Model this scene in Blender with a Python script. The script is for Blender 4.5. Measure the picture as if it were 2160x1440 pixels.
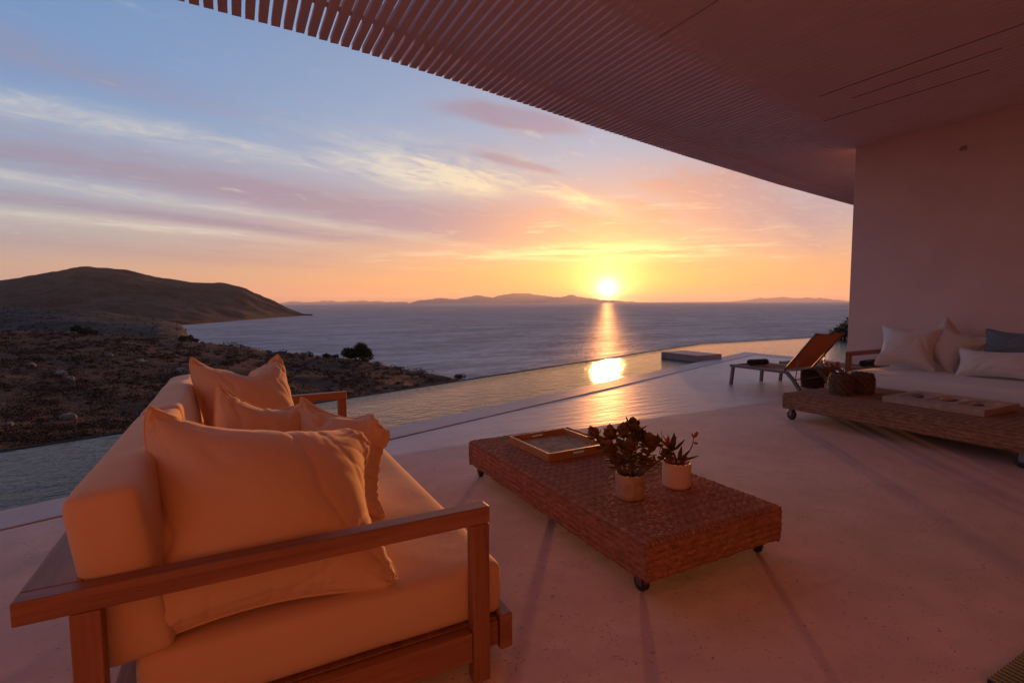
import bpy, math, random
import numpy as np
from mathutils import Vector, Matrix, Euler

for o in list(bpy.data.objects): bpy.data.objects.remove(o)
scene = bpy.context.scene
COL = scene.collection
R = math.radians
random.seed(7); rng = np.random.default_rng(7)

# ------------------------------------------------------------------ camera
H = 1.45; F = 1100.0; YAW = R(27.8); PITCH = math.atan((720 - 637.5) / F); ROLL = R(0.28)
cd = bpy.data.cameras.new('camera'); cam = bpy.data.objects.new('camera', cd); COL.objects.link(cam)
cd.sensor_width = 36.0; cd.lens = 36.0 * F / 2160.0; cd.clip_start = 0.05; cd.clip_end = 200000
fw0 = Vector((math.sin(YAW), math.cos(YAW), 0)); rt0 = Vector((math.cos(YAW), -math.sin(YAW), 0)); up0 = Vector((0, 0, 1))
fw = fw0 * math.cos(PITCH) - up0 * math.sin(PITCH); up = up0 * math.cos(PITCH) + fw0 * math.sin(PITCH)
rr = rt0 * math.cos(ROLL) - up * math.sin(ROLL); uu = up * math.cos(ROLL) + rt0 * math.sin(ROLL)
cam.matrix_world = Matrix(((rr.x, uu.x, -fw.x, 0), (rr.y, uu.y, -fw.y, 0), (rr.z, uu.z, -fw.z, H), (0, 0, 0, 1)))
scene.camera = cam

# ------------------------------------------------------------------ render settings
scene.render.engine = 'CYCLES'
cy = scene.cycles
cy.use_denoising = True
cy.max_bounces = 10; cy.diffuse_bounces = 6; cy.glossy_bounces = 4; cy.transmission_bounces = 6; cy.transparent_max_bounces = 12; cy.volume_bounces = 1
cy.sample_clamp_indirect = 6.0; cy.caustics_reflective = False; cy.caustics_refractive = False
scene.render.resolution_x = 1024; scene.render.resolution_y = 682
vs = scene.view_settings
vs.view_transform = 'Standard'; vs.look = 'None'; vs.exposure = 0.6; vs.gamma = 1.0; vs.use_curve_mapping = False

# ------------------------------------------------------------------ node helper
class X:
    def __init__(s, nt, sock): s.nt = nt; s.s = sock
    def _m(s, op, *a, clamp=False):
        n = s.nt.nodes.new('ShaderNodeMath'); n.operation = op; n.use_clamp = clamp
        for i, v in enumerate((s,) + a):
            if isinstance(v, X): s.nt.links.new(v.s, n.inputs[i])
            else: n.inputs[i].default_value = v
        return X(s.nt, n.outputs[0])
    def __add__(s, o): return s._m('ADD', o)
    def __sub__(s, o): return s._m('SUBTRACT', o)
    def __mul__(s, o): return s._m('MULTIPLY', o)
    def __truediv__(s, o): return s._m('DIVIDE', o)
    def pw(s, o): return s._m('POWER', o)
    def mx(s, o): return s._m('MAXIMUM', o)
    def mn(s, o): return s._m('MINIMUM', o)
    def exp(s): return s._m('EXPONENT')
    def sq(s): return s * s
    def ab(s): return s._m('ABSOLUTE')
    def cl(s): return s._m('ADD', 0.0, clamp=True)
    def ss(s, a, b):                                   # smoothstep
        n = s.nt.nodes.new('ShaderNodeMapRange'); n.interpolation_type = 'SMOOTHSTEP'
        s.nt.links.new(s.s, n.inputs[0]); n.inputs[1].default_value = a; n.inputs[2].default_value = b
        return X(s.nt, n.outputs[0])
def gauss(x, c, w): return (((x - c) / w).sq() * -1.0).exp()
def xyz(nt, v):
    n = nt.nodes.new('ShaderNodeSeparateXYZ'); nt.links.new(v, n.inputs[0]); return [X(nt, o) for o in n.outputs]
def comb(nt, *a):
    n = nt.nodes.new('ShaderNodeCombineXYZ')
    for i, v in enumerate(a):
        if isinstance(v, X): nt.links.new(v.s, n.inputs[i])
        else: n.inputs[i].default_value = v
    return n.outputs[0]
def noise(nt, vec, scale=1.0, detail=4.0, rough=0.55, dist=0.0, out=0):
    n = nt.nodes.new('ShaderNodeTexNoise'); n.inputs['Scale'].default_value = scale; n.inputs['Detail'].default_value = detail
    n.inputs['Roughness'].default_value = rough; n.inputs['Distortion'].default_value = dist
    if vec is not None: nt.links.new(vec, n.inputs['Vector'])
    return X(nt, n.outputs[out])
def mix(nt, f, a, b, mode='MIX'):
    n = nt.nodes.new('ShaderNodeMix'); n.data_type = 'RGBA'; n.blend_type = mode
    for i, v in ((0, f), (6, a), (7, b)):
        if isinstance(v, X): nt.links.new(v.s, n.inputs[i])
        elif hasattr(v, 'is_output'): nt.links.new(v, n.inputs[i])
        elif i == 0: n.inputs[i].default_value = v
        else: n.inputs[i].default_value = tuple(v) + (1.0,)
    return n.outputs[2]
def ramp(nt, f, stops, interp='LINEAR'):
    n = nt.nodes.new('ShaderNodeValToRGB'); r = n.color_ramp; r.interpolation = interp
    while len(r.elements) > 1: r.elements.remove(r.elements[0])
    r.elements[0].position = stops[0][0]; r.elements[0].color = tuple(stops[0][1]) + (1,)
    for p, c in stops[1:]:
        e = r.elements.new(p); e.color = tuple(c) + (1,)
    nt.links.new(f.s, n.inputs[0]); return n.outputs[0]
def vscale(nt, c, k):
    n = nt.nodes.new('ShaderNodeVectorMath'); n.operation = 'SCALE'; nt.links.new(c, n.inputs[0])
    if isinstance(k, X): nt.links.new(k.s, n.inputs['Scale'])
    else: n.inputs['Scale'].default_value = k
    return n.outputs[0]
def vadd(nt, a, b):
    n = nt.nodes.new('ShaderNodeVectorMath'); n.operation = 'ADD'; nt.links.new(a, n.inputs[0])
    if isinstance(b, tuple): n.inputs[1].default_value = b
    else: nt.links.new(b, n.inputs[1])
    return n.outputs[0]

# ------------------------------------------------------------------ sky
SUN_AZ = R(38.14); SUN_EL = R(1.17)
SD = Vector((math.sin(SUN_AZ) * math.cos(SUN_EL), math.cos(SUN_AZ) * math.cos(SUN_EL), math.sin(SUN_EL)))
world = bpy.data.worlds.new('World'); scene.world = world; world.use_nodes = True
wt = world.node_tree
for n in list(wt.nodes): wt.nodes.remove(n)
wo = wt.nodes.new('ShaderNodeOutputWorld'); bg = wt.nodes.new('ShaderNodeBackground'); wt.links.new(bg.outputs[0], wo.inputs[0])
tc = wt.nodes.new('ShaderNodeTexCoord'); dv = tc.outputs['Generated']
dx, dy, dz = xyz(wt, dv)
el = dz.mx(0.0)
dt = wt.nodes.new('ShaderNodeVectorMath'); dt.operation = 'DOT_PRODUCT'; wt.links.new(dv, dt.inputs[0]); dt.inputs[1].default_value = SD
ang = X(wt, dt.outputs['Value']).mn(0.9999999)._m('ARCCOSINE')           # angle from the sun, radians
sky = wt.nodes.new('ShaderNodeTexSky'); sky.sky_type = 'NISHITA'; sky.sun_disc = False
sky.sun_elevation = SUN_EL; sky.sun_rotation = SUN_AZ; sky.altitude = 50; sky.air_density = 1.0; sky.dust_density = 2.0; sky.ozone_density = 1.5
nish = vscale(wt, sky.outputs[0], 0.05)
# clear air: blue overhead, paling to peach at the horizon, warmer towards the sun
cool = ramp(wt, el, [(0.0, (.62, .37, .27)), (0.05, (.56, .40, .33)), (0.11, (.45, .45, .46)), (0.19, (.30, .41, .58)), (0.33, (.155, .30, .56)), (0.7, (.10, .19, .40)), (1.0, (.08, .15, .33))], 'EASE')
warm = ramp(wt, el, [(0.0, (.86, .35, .09)), (0.05, (.86, .42, .165)), (0.10, (.70, .39, .26)), (0.17, (.48, .40, .44)), (0.30, (.32, .41, .58)), (0.7, (.11, .19, .39)), (1.0, (.08, .15, .33))], 'EASE')
azf = ang.ss(1.15, 0.12)
clear = mix(wt, azf, cool, warm)
# clouds live on a plane high above; streaks run along one wind direction
inv = X(wt, dz.s).mx(0.0) + 0.06
px_, py_ = dx / inv, dy / inv
ca, sa = math.cos(R(22)), math.sin(R(22))
qa = px_ * ca + py_ * sa; qb = py_ * ca - px_ * sa
wob = noise(wt, comb(wt, qa * 0.5, qb * 0.8, 3.1), 1.0, 3) - 0.5
qbw = qb + wob * 0.7
nA = noise(wt, comb(wt, qa * 0.55, qbw * 1.5, 0.7), 1.0, 6, 0.6)
nB = noise(wt, comb(wt, qa * 1.3 + 5.0, qbw * 3.4, 9.7), 1.0, 7, 0.62, 0.5)
nC = noise(wt, comb(wt, qa * 2.2, qbw * 3.0, 4.4), 1.0, 6, 0.62)
nD = noise(wt, comb(wt, qa * 4.5, qbw * 7.0, 2.2), 1.0, 6, 0.65, 0.6)      # fine texture
tex = (nB * 0.55 + nD * 0.45).ss(.34, .62)
left = qa.ss(6.0, 2.2)
b1 = gauss(qbw, 3.66, .34) * left * 1.25 + gauss(qbw, 4.80, .26) * qa.ss(4.2, 1.6) + gauss(qbw, 2.42, .13) * qa.ss(1.6, 0.2) * 0.7 + gauss(qbw, 6.9, .9) * 0.75
mass = gauss(qbw, 3.1, .85) * qa.ss(2.2, 3.8) + gauss(qbw, 1.30, .42) * qa.ss(2.5, 3.6) * 0.9
mauve = (b1 * (nA * 0.9 + tex * 0.55 + 0.12) + mass * (tex * 0.75 + 0.30) + nA.ss(.50, .76) * (tex * .5 + .2))
pyw = py_ + wob * 0.35
d1 = gauss(pyw + px_ * .06, 2.24, .13) * gauss(px_, 1.18, .42)
d2 = gauss(pyw - px_ * .22, 2.36, .085) * gauss(px_, 1.50, .34)
belt = gauss(el, .150, .042) * ang.ss(.95, .30) + gauss(el, .215, .03) * gauss(px_, 2.9, .6) * .8
dark = ((d1 + d2) * (nC * 1.5 + 0.25)).ss(.22, .72)
mauve = (mauve.cl() * 0.88 + dark * 0.8 + belt * (tex * .5 + nA * .6 + .05) * 0.85).cl() * el.ss(0.0, 0.05)
mauvec = mix(wt, ang.ss(.42, 0.10), mix(wt, ang.ss(1.1, .45), (.30, .275, .385), (.36, .265, .35)), (.64, .31, .24))
mauvec = mix(wt, el.ss(.13, .02), mauvec, mix(wt, azf, (.52, .345, .32), (.86, .38, .16)))
mauvec = mix(wt, dark * .8, mauvec, (.30, .235, .35))
c1 = mix(wt, mauve, clear, mauvec)
bandc = gauss(qbw, 2.90, .16) * qa.ss(2.4, 1.0) * (nA * 1.1) + gauss(qbw, 5.35, .24) * qa.ss(3.6, 1.5) * .85 + gauss(qbw, 2.48, .42) * gauss(qa, 2.2, .62) * 1.5 + gauss(qbw, 4.2, .14) * left * 0.6 + gauss(qbw, 2.15, .14) * gauss(qa, 3.3, .6) * 1.2
cream = (bandc * tex + (nD * .6 + nB * .4).ss(.55, .74) * 0.5) * (nA * 0.5 + 0.7)
# the low bright streak bank above the sun
dez = (dz - 0.092) / 0.015
low = (dez.sq() * -1.0).exp() * ang.ss(.36, .08) * noise(wt, comb(wt, dx * 7.0, dy * 7.0, dz * 120.0), 1.0, 6, .62).ss(.40, .58)
low2 = el.ss(.04, .08) * el.ss(.22, .13) * ang.ss(.75, .2) * noise(wt, comb(wt, dx * 5.0 + 3.0, dy * 5.0, dz * 60.0), 1.0, 7, .66, .3).ss(.53, .70) * 0.7
cream = (cream * el.ss(.02, .09) + low * 1.2 + low2).cl()
creamc = mix(wt, ang.ss(.55, .08), (.76, .70, .60), (1.05, .82, .40))
c2 = mix(wt, cream * 0.9, c1, creamc)
# forward-scattered light round the low sun
glow = vadd(wt, vscale(wt, comb(wt, 1.0, .52, .03), (ang * -7.0).exp() * 0.16), vscale(wt, comb(wt, 1.0, .74, .04), (ang * -19.0).exp() * .78))
core = vadd(wt, vscale(wt, comb(wt, 1.0, .86, .62), (((ang / 0.0165).sq()) * -1.0).exp() * 2.6), vscale(wt, comb(wt, 1.0, .83, .30), (ang * -46.0).exp() * 4.2))
dusk = ang.ss(1.25, 2.6)                                              # the sky behind us is already dim and mauve
c2 = mix(wt, dusk * .9, c2, mix(wt, el.ss(0.0, .6), (.19, .135, .155), (.075, .095, .17)))
tot = vadd(wt, vadd(wt, vscale(wt, c2, 0.86), nish), vadd(wt, glow, core))
wt.links.new(tot, bg.inputs[0]); bg.inputs[1].default_value = 0.70

sl = bpy.data.lights.new('sun', 'SUN'); sun = bpy.data.objects.new('sun', sl); COL.objects.link(sun)
sl.energy = 4.8; sl.angle = R(0.7); sl.color = (1.0, 0.37, 0.10)
sun.rotation_euler = (-SD).to_track_quat('-Z', 'Y').to_euler()

# ------------------------------------------------------------------ mesh helpers
def link(o, parent=None):
    COL.objects.link(o)
    if parent is not None: o.parent = parent
    return o
def tag(o, label=None, cat=None, group=None, kind=None):
    if label: o['label'] = label
    if cat: o['category'] = cat
    if group: o['group'] = group
    if kind: o['kind'] = kind
    return o
def empty(name, loc=(0, 0, 0), rz=0.0):
    o = bpy.data.objects.new(name, None); o.location = loc; o.rotation_euler = (0, 0, rz); o.empty_display_size = 0.1
    return link(o)
class MB:
    def __init__(s): s.v = []; s.f = []
    def add(s, vs, fs):
        b = len(s.v); s.v += [tuple(map(float, p)) for p in vs]; s.f += [tuple(i + b for i in f) for f in fs]; return s
    def box(s, lo, hi, M=None):
        (a, b, c), (d, e, f) = lo, hi
        vs = [(a, b, c), (d, b, c), (d, e, c), (a, e, c), (a, b, f), (d, b, f), (d, e, f), (a, e, f)]
        if M is not None: vs = [tuple(M @ Vector(p)) for p in vs]
        return s.add(vs, [(0, 3, 2, 1), (4, 5, 6, 7), (0, 1, 5, 4), (1, 2, 6, 5), (2, 3, 7, 6), (3, 0, 4, 7)])
    def prism(s, poly, z0, z1):
        n = len(poly)
        vs = [(x, y, z0) for x, y in poly] + [(x, y, z1) for x, y in poly]
        fs = [tuple(range(n - 1, -1, -1)), tuple(range(n, 2 * n))] + [(i, (i + 1) % n, (i + 1) % n + n, i + n) for i in range(n)]
        return s.add(vs, fs)
    def tube(s, pts, rad, n=8, closed=False, cap=True):
        pts = [Vector(p) for p in pts]; m = len(pts)
        rad = rad if hasattr(rad, '__len__') else [rad] * m
        rings = []; prev = None
        for i, p in enumerate(pts):
            if closed: t = pts[(i + 1) % m] - pts[i - 1]
            else: t = pts[min(i + 1, m - 1)] - pts[max(i - 1, 0)]
            t = t.normalized() if t.length > 1e-9 else Vector((0, 0, 1))
            if prev is None: a = t.orthogonal().normalized()
            else:
                a = prev - t * prev.dot(t); a = a.normalized() if a.length > 1e-6 else t.orthogonal().normalized()
            prev = a; b = t.cross(a)
            rings.append([p + (a * math.cos(2 * math.pi * k / n) + b * math.sin(2 * math.pi * k / n)) * rad[i] for k in range(n)])
        vs = [v for r in rings for v in r]; fs = []
        for i in range(m if closed else m - 1):
            j = (i + 1) % m
            for k in range(n): fs.append((i * n + k, i * n + (k + 1) % n, j * n + (k + 1) % n, j * n + k))
        if not closed and cap: fs += [tuple(range(n - 1, -1, -1)), tuple((m - 1) * n + k for k in range(n))]
        return s.add(vs, fs)
    def lathe(s, prof, n=32, c=(0, 0, 0), rot=0.0):
        vs = []; fs = []; m = len(prof)
        for r_, z in prof:
            for k in range(n):
                a = 2 * math.pi * k / n + rot; vs.append((c[0] + r_ * math.cos(a), c[1] + r_ * math.sin(a), c[2] + z))
        for i in range(m - 1):
            for k in range(n): fs.append((i * n + k, i * n + (k + 1) % n, (i + 1) * n + (k + 1) % n, (i + 1) * n + k))
        if prof[0][0] > 1e-6: fs.append(tuple(range(n - 1, -1, -1)))
        if prof[-1][0] > 1e-6: fs.append(tuple((m - 1) * n + k for k in range(n)))
        return s.add(vs, fs)
    def build(s, name, mat, parent=None, smooth=False, bevel=0.0, seg=2, loc=None, sub=0):
        me = bpy.data.meshes.new(name); me.from_pydata(s.v, [], s.f); me.update()
        if mat is not None: me.materials.append(mat)
        o = bpy.data.objects.new(name, me); link(o, parent)
        if loc is not None: o.location = loc
        if smooth:
            for p in me.polygons: p.use_smooth = True
        if bevel > 0:
            m = o.modifiers.new('bevel', 'BEVEL'); m.width = bevel; m.segments = seg; m.limit_method = 'ANGLE'; m.angle_limit = R(40)
            if not smooth:
                for p in me.polygons: p.use_smooth = True
            m.harden_normals = True
        if sub:
            m = o.modifiers.new('sub', 'SUBSURF'); m.levels = sub; m.render_levels = sub
        return o
def np_mesh(name, V, Fq, mat, parent=None, smooth=True):
    """V (n,3) array, Fq (m,k) array of equal sized faces."""
    me = bpy.data.meshes.new(name); V = np.ascontiguousarray(V, np.float32); Fq = np.ascontiguousarray(Fq, np.int32)
    me.vertices.add(len(V)); me.vertices.foreach_set('co', V.ravel())
    k = Fq.shape[1]; me.loops.add(Fq.size); me.loops.foreach_set('vertex_index', Fq.ravel())
    me.polygons.add(len(Fq)); me.polygons.foreach_set('loop_start', np.arange(0, Fq.size, k, dtype=np.int32))
    me.update(calc_edges=True); me.validate()
    if smooth: me.polygons.foreach_set('use_smooth', np.ones(len(Fq), bool))
    if mat is not None: me.materials.append(mat)
    return link(bpy.data.objects.new(name, me), parent)
def grid_faces(nu, nv, off=0):
    i, j = np.meshgrid(np.arange(nu - 1), np.arange(nv - 1), indexing='ij'); a = (i * nv + j).ravel() + off
    return np.stack([a, a + nv, a + nv + 1, a + 1], 1)
def copy_tree(o, parent=None):
    c = o.copy(); link(c)
    if parent is not None: c.parent = parent; c.matrix_parent_inverse = o.matrix_parent_inverse.copy()
    for ch in o.children: copy_tree(ch, c)
    return c
def reroot(o, loc):
    """move a mesh object's origin to loc (its vertices are in world space)."""
    o.data.transform(Matrix.Translation(-Vector(loc))); o.location = loc; return o
def vnoise(x, y, seed=0):
    """cheap smooth value noise on arrays."""
    xi = np.floor(x).astype(np.int64); yi = np.floor(y).astype(np.int64); xf = x - xi; yf = y - yi
    def h(a, b):
        n = (a * 374761393 + b * 668265263 + seed * 1442695041) & 0x7fffffff
        n = ((n ^ (n >> 13)) * 1274126177) & 0x7fffffff
        return ((n ^ (n >> 16)) & 0xffff) / 65535.0
    u = xf * xf * (3 - 2 * xf); v = yf * yf * (3 - 2 * yf)
    return (h(xi, yi) * (1 - u) + h(xi + 1, yi) * u) * (1 - v) + (h(xi, yi + 1) * (1 - u) + h(xi + 1, yi + 1) * u) * v
def fbm(x, y, oct=5, seed=0, gain=0.5):
    s = np.zeros_like(x, dtype=float); a = 1.0; t = 0.0
    for i in range(oct):
        s += a * (vnoise(x, y, seed + i * 17) - 0.5); t += a; a *= gain; x = x * 2.03 + 11.7; y = y * 2.03 + 5.3
    return s / t * 2

# ------------------------------------------------------------------ materials
def mat_new(name):
    m = bpy.data.materials.new(name); m.use_nodes = True; nt = m.node_tree
    return m, nt, nt.nodes['Principled BSDF']
def coord(nt, scale=(1, 1, 1), kind='Object'):
    t = nt.nodes.new('ShaderNodeTexCoord'); mp = nt.nodes.new('ShaderNodeMapping'); nt.links.new(t.outputs[kind], mp.inputs[0])
    mp.inputs['Scale'].default_value = scale; return mp.outputs[0]
def wcoord(nt, scale=(1, 1, 1), rz=0.0):
    g = nt.nodes.new('ShaderNodeNewGeometry'); mp = nt.nodes.new('ShaderNodeMapping'); nt.links.new(g.outputs['Position'], mp.inputs[0])
    mp.inputs['Scale'].default_value = scale; mp.inputs['Rotation'].default_value = (0, 0, rz); return mp.outputs[0]
def bump(nt, bs, h, dist, strength=1.0):
    b = nt.nodes.new('ShaderNodeBump'); b.inputs['Distance'].default_value = dist; b.inputs['Strength'].default_value = strength
    nt.links.new(h.s, b.inputs['Height']); nt.links.new(b.outputs[0], bs.inputs['Normal']); return b
def simple(name, c1, c2, scale=8.0, rough=0.6, bd=0.0, bscale=None, spec=0.5, stretch=(1, 1, 1), world_space=False, detail=5, lo=.35, hi=.65, metal=0.0):
    m, nt, bs = mat_new(name)
    v = wcoord(nt, stretch) if world_space else coord(nt, stretch)
    n = noise(nt, v, scale, detail, .6)
    nt.links.new(mix(nt, n.ss(lo, hi), c1, c2), bs.inputs['Base Color'])
    bs.inputs['Roughness'].default_value = rough; bs.inputs['Specular IOR Level'].default_value = spec; bs.inputs['Metallic'].default_value = metal
    if bd: bump(nt, bs, noise(nt, v, bscale or scale * 4, 4, .6), bd)
    return m
def wood(name, c1, c2, c3, stretch, rough=.5):
    m, nt, bs = mat_new(name); v = coord(nt, stretch)
    n = noise(nt, v, 1.0, 6, .65, .6); n2 = noise(nt, v, 3.5, 3, .5)
    c = ramp(nt, n, [(.3, c1), (.52, c2), (.7, c3)])
    nt.links.new(mix(nt, n2 * .35, c, c1), bs.inputs['Base Color']); bs.inputs['Roughness'].default_value = rough
    bump(nt, bs, n, .0015); return m
M = {}
def fabric(name, c, var=.05, weave=900.0, bd=.0006):
    m, nt, bs = mat_new(name); v = coord(nt)
    n = noise(nt, v, 3.0, 4, .6); f = noise(nt, v, weave / 3, 2, .6)
    a = tuple(max(0, k * (1 - var)) for k in c); b = tuple(min(1, k * (1 + var)) for k in c)
    nt.links.new(mix(nt, n * .7 + f * .3, a, b), bs.inputs['Base Color'])
    bs.inputs['Roughness'].default_value = .92; bs.inputs['Specular IOR Level'].default_value = .15
    bs.inputs['Sheen Weight'].default_value = .25; bs.inputs['Sheen Roughness'].default_value = .4
    bump(nt, bs, f * .3 + noise(nt, v, 9.0, 5, .6) * 4.0, bd); return m
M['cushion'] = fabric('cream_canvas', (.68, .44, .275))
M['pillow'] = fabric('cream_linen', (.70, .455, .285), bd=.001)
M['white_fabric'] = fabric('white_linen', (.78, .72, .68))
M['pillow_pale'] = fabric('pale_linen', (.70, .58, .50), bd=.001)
M['teal_fabric'] = fabric('teal_cotton', (.17, .22, .25))
M['dark_fabric'] = fabric('charcoal_towel', (.045, .04, .042), bd=.003)
M['sling'] = None
TEAK = ((.20, .072, .030), (.33, .135, .058), (.42, .19, .085))
M['teak_x'] = wood('teak_along_depth', *TEAK, (1.2, 22, 22)); M['teak_y'] = wood('teak_along_length', *TEAK, (22, 1.2, 22)); M['teak_z'] = wood('teak_upright', *TEAK, (22, 22, 1.2))
M['plaster'] = simple('warm_plaster', (.78, .575, .54), (.83, .615, .575), 1.6, .85, .002, 22, .2, world_space=True)
M['ceiling'] = simple('painted_slat', (.84, .62, .575), (.88, .655, .61), 2.0, .75, .0, None, .25, world_space=True)
M['black_rubber'] = simple('black_rubber', (.02, .02, .021), (.035, .033, .033), 30, .55, .0005, 80)
M['grey_metal'] = simple('grey_metal', (.20, .20, .20), (.28, .27, .27), 25, .38, 0, None, .5, metal=.9)
M['lounger_frame'] = simple('taupe_aluminium', (.17, .14, .125), (.21, .175, .155), 20, .5, .0003, 60)
M['dark_slot'] = simple('dark_recess', (.02, .018, .018), (.03, .027, .026), 9, .7)
M['strip'] = simple('bronze_strip', (.42, .30, .26), (.48, .34, .30), 9, .6)
def floor_mat(name, base, rough, streak, chips, spec=.5, coat=0.0):
    m, nt, bs = mat_new(name); v = wcoord(nt)
    n = noise(nt, v, .55, 6, .62, .4); n2 = noise(nt, v, 3.2, 5, .65)
    a = tuple(k * .86 for k in base); b = tuple(k * 1.08 for k in base)
    c = mix(nt, (n * .6 + n2 * .4).ss(.36, .64), a, b); c = mix(nt, noise(nt, v, 1.7, 7, .7, 1.2).ss(.52, .72) * .35, c, tuple(k * .72 for k in base))
    if chips:
        vo = nt.nodes.new('ShaderNodeTexVoronoi'); vo.inputs['Scale'].default_value = 26.0; vo.inputs['Randomness'].default_value = 1.0
        wv = wcoord(nt, (1.0, 2.1, 1.0), R(35)); nz = nt.nodes.new('ShaderNodeTexNoise'); nz.inputs['Scale'].default_value = 9.0; nt.links.new(wv, nz.inputs['Vector'])
        mv = vadd(nt, wv, vscale(nt, nz.outputs['Color'], .12)); nt.links.new(mv, vo.inputs['Vector'])
        ch = X(nt, vo.outputs['Distance']).ss(.26, .12) * noise(nt, v, 7.0, 2).ss(.44, .58)
        c = mix(nt, ch * .8, c, tuple(k * .38 for k in base))
    nt.links.new(c, bs.inputs['Base Color'])
    sv = wcoord(nt, (1.0, 5.5, 1.0), R(-24)); st = noise(nt, sv, 1.6, 5, .6)
    rg = st * .16 + (rough - .08); nt.links.new(rg.s, bs.inputs['Roughness']); bs.inputs['Specular IOR Level'].default_value = spec
    bump(nt, bs, st * streak + n2 * .4, .004); return m
M['outer_floor'] = floor_mat('polished_outdoor_microcement', (.62, .45, .41), .47, 1.2, False, .55)
M['inner_floor'] = floor_mat('matt_speckled_concrete', (.70, .495, .42), .74, .2, True, .22)
M['coping'] = floor_mat('pale_coping', (.50, .375, .35), .52, .6, False, .4)
def seagrass(name, c1, c2, c3, st_=(1, 1, 1), tinted=False):
    m, nt, bs = mat_new(name); v = coord(nt, st_)
    n = noise(nt, v, 34.0, 4, .7); n2 = noise(nt, v, 3.0, 3)
    c_ = ramp(nt, n * .75 + n2 * .25, [(.34, c1), (.52, c2), (.68, c3)])
    if tinted:
        at_ = nt.nodes.new('ShaderNodeVertexColor'); at_.layer_name = 'tint'; c_ = mix(nt, 1.0, c_, at_.outputs[0], 'MULTIPLY')
    nt.links.new(c_, bs.inputs['Base Color'])
    bs.inputs['Roughness'].default_value = .8; bs.inputs['Specular IOR Level'].default_value = .15
    bump(nt, bs, noise(nt, v, 160.0, 3, .6), .002); return m
M['seagrass'] = seagrass('woven_seagrass', (.27, .118, .066), (.36, .165, .096), (.45, .225, .138), (1.3, .35, 1.8), True)
M['seagrass_pale'] = seagrass('woven_seagrass_pale', (.20, .11, .068), (.31, .18, .115), (.42, .27, .18), (1.3, .35, 1.8), True)
# water
def water(name, base, layers, rough, aniso=(1, 1, 1), rz=0.0, spec=.5):
    m, nt, bs = mat_new(name); bs.inputs['Base Color'].default_value = base + (1,)
    bs.inputs['Roughness'].default_value = rough; bs.inputs['IOR'].default_value = 1.333; bs.inputs['Specular IOR Level'].default_value = spec
    h = None
    for sc, amp, det in layers:
        k = noise(nt, wcoord(nt, aniso, rz), sc, det, .55, .3) * amp; h = k if h is None else h + k
    bump(nt, bs, h, 1.0); return m
M['sea'] = water('sea_water', (.075, .062, .070), ((.035, 3.4, 3), (.16, 1.9, 5)), .40, (1.0, 2.4, 1.0), R(-38), .16)
M['pool'] = water('pool_water', (.012, .022, .030), ((3.2, .020, 3), (14.0, .0085, 5)), .04, (1.0, 2.0, 1.0), R(-30), .20)
def sea_mix(m, k):
    """wind-roughened sea: the slopes facing us mirror only part of the sky, even near the horizon."""
    nt = m.node_tree; bs = nt.nodes['Principled BSDF']; bn = bs.inputs['Normal'].links[0].from_socket
    df = nt.nodes.new('ShaderNodeBsdfDiffuse'); df.inputs[0].default_value = (.17, .105, .095, 1); gl = nt.nodes.new('ShaderNodeBsdfGlossy'); gl.inputs['Color'].default_value = (1, 1, 1, 1); gl.inputs['Roughness'].default_value = .50
    ms = nt.nodes.new('ShaderNodeMixShader')
    wn = noise(nt, wcoord(nt, (1.0, 3.0, 1.0), R(-28)), .010, 5, .6); wf = noise(nt, wcoord(nt, (1.0, 2.6, 1.0), R(-28)), .09, 4, .6)
    nt.links.new(((wn.ss(.35, .65) * .5 + wf.ss(.36, .64) * .5 + .5) * k).s, ms.inputs[0])
    for q in (df, gl): nt.links.new(bn, q.inputs['Normal'])
    nt.links.new(df.outputs[0], ms.inputs[1]); nt.links.new(gl.outputs[0], ms.inputs[2]); nt.links.new(ms.outputs[0], nt.nodes['Material Output'].inputs[0])
sea_mix(M['sea'], .25)
def ground(name, soil1, soil2, grass, sc):
    m, nt, bs = mat_new(name); v = wcoord(nt)
    n = noise(nt, v, sc, 8, .68); n2 = noise(nt, v, sc * 5, 5, .65); n3 = noise(nt, v, sc * .22, 3)
    c = mix(nt, n.ss(.38, .62), soil1, soil2); c = mix(nt, (n2 * .6 + n3 * .4).ss(.46, .58) * .85, c, grass)
    nt.links.new(c, bs.inputs['Base Color']); bs.inputs['Roughness'].default_value = .95; bs.inputs['Specular IOR Level'].default_value = .08
    bump(nt, bs, n2 + n, .25 / sc * .1); return m
M['near_soil'] = ground('dry_hillside_soil', (.080, .033, .021), (.120, .052, .032), (.046, .024, .016), .35)
M['mid_soil'] = ground('rocky_scrub_soil', (.055, .034, .027), (.11, .074, .058), (.028, .022, .018), .06)
M['headland'] = ground('headland_rock', (.026, .017, .015), (.058, .037, .030), (.014, .012, .011), .016)
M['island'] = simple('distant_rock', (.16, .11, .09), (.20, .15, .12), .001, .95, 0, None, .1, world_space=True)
def leafm(name, c1, c2, trans=.25):
    m, nt, bs = mat_new(name); g = nt.nodes.new('ShaderNodeObjectInfo')
    n = noise(nt, wcoord(nt), 2.5, 3); nt.links.new(mix(nt, n.ss(.35, .65), c1, c2), bs.inputs['Base Color'])
    bs.inputs['Roughness'].default_value = .85; bs.inputs['Specular IOR Level'].default_value = .08
    tr = nt.nodes.new('ShaderNodeBsdfTranslucent'); tr.inputs[0].default_value = c2 + (1,)
    ms = nt.nodes.new('ShaderNodeMixShader'); ms.inputs[0].default_value = trans
    nt.links.new(bs.outputs[0], ms.inputs[1]); nt.links.new(tr.outputs[0], ms.inputs[2]); nt.links.new(ms.outputs[0], nt.nodes['Material Output'].inputs[0]); return m
M['scrub'] = leafm('dry_scrub_leaf', (.036, .019, .013), (.075, .037, .023), .05)
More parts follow.
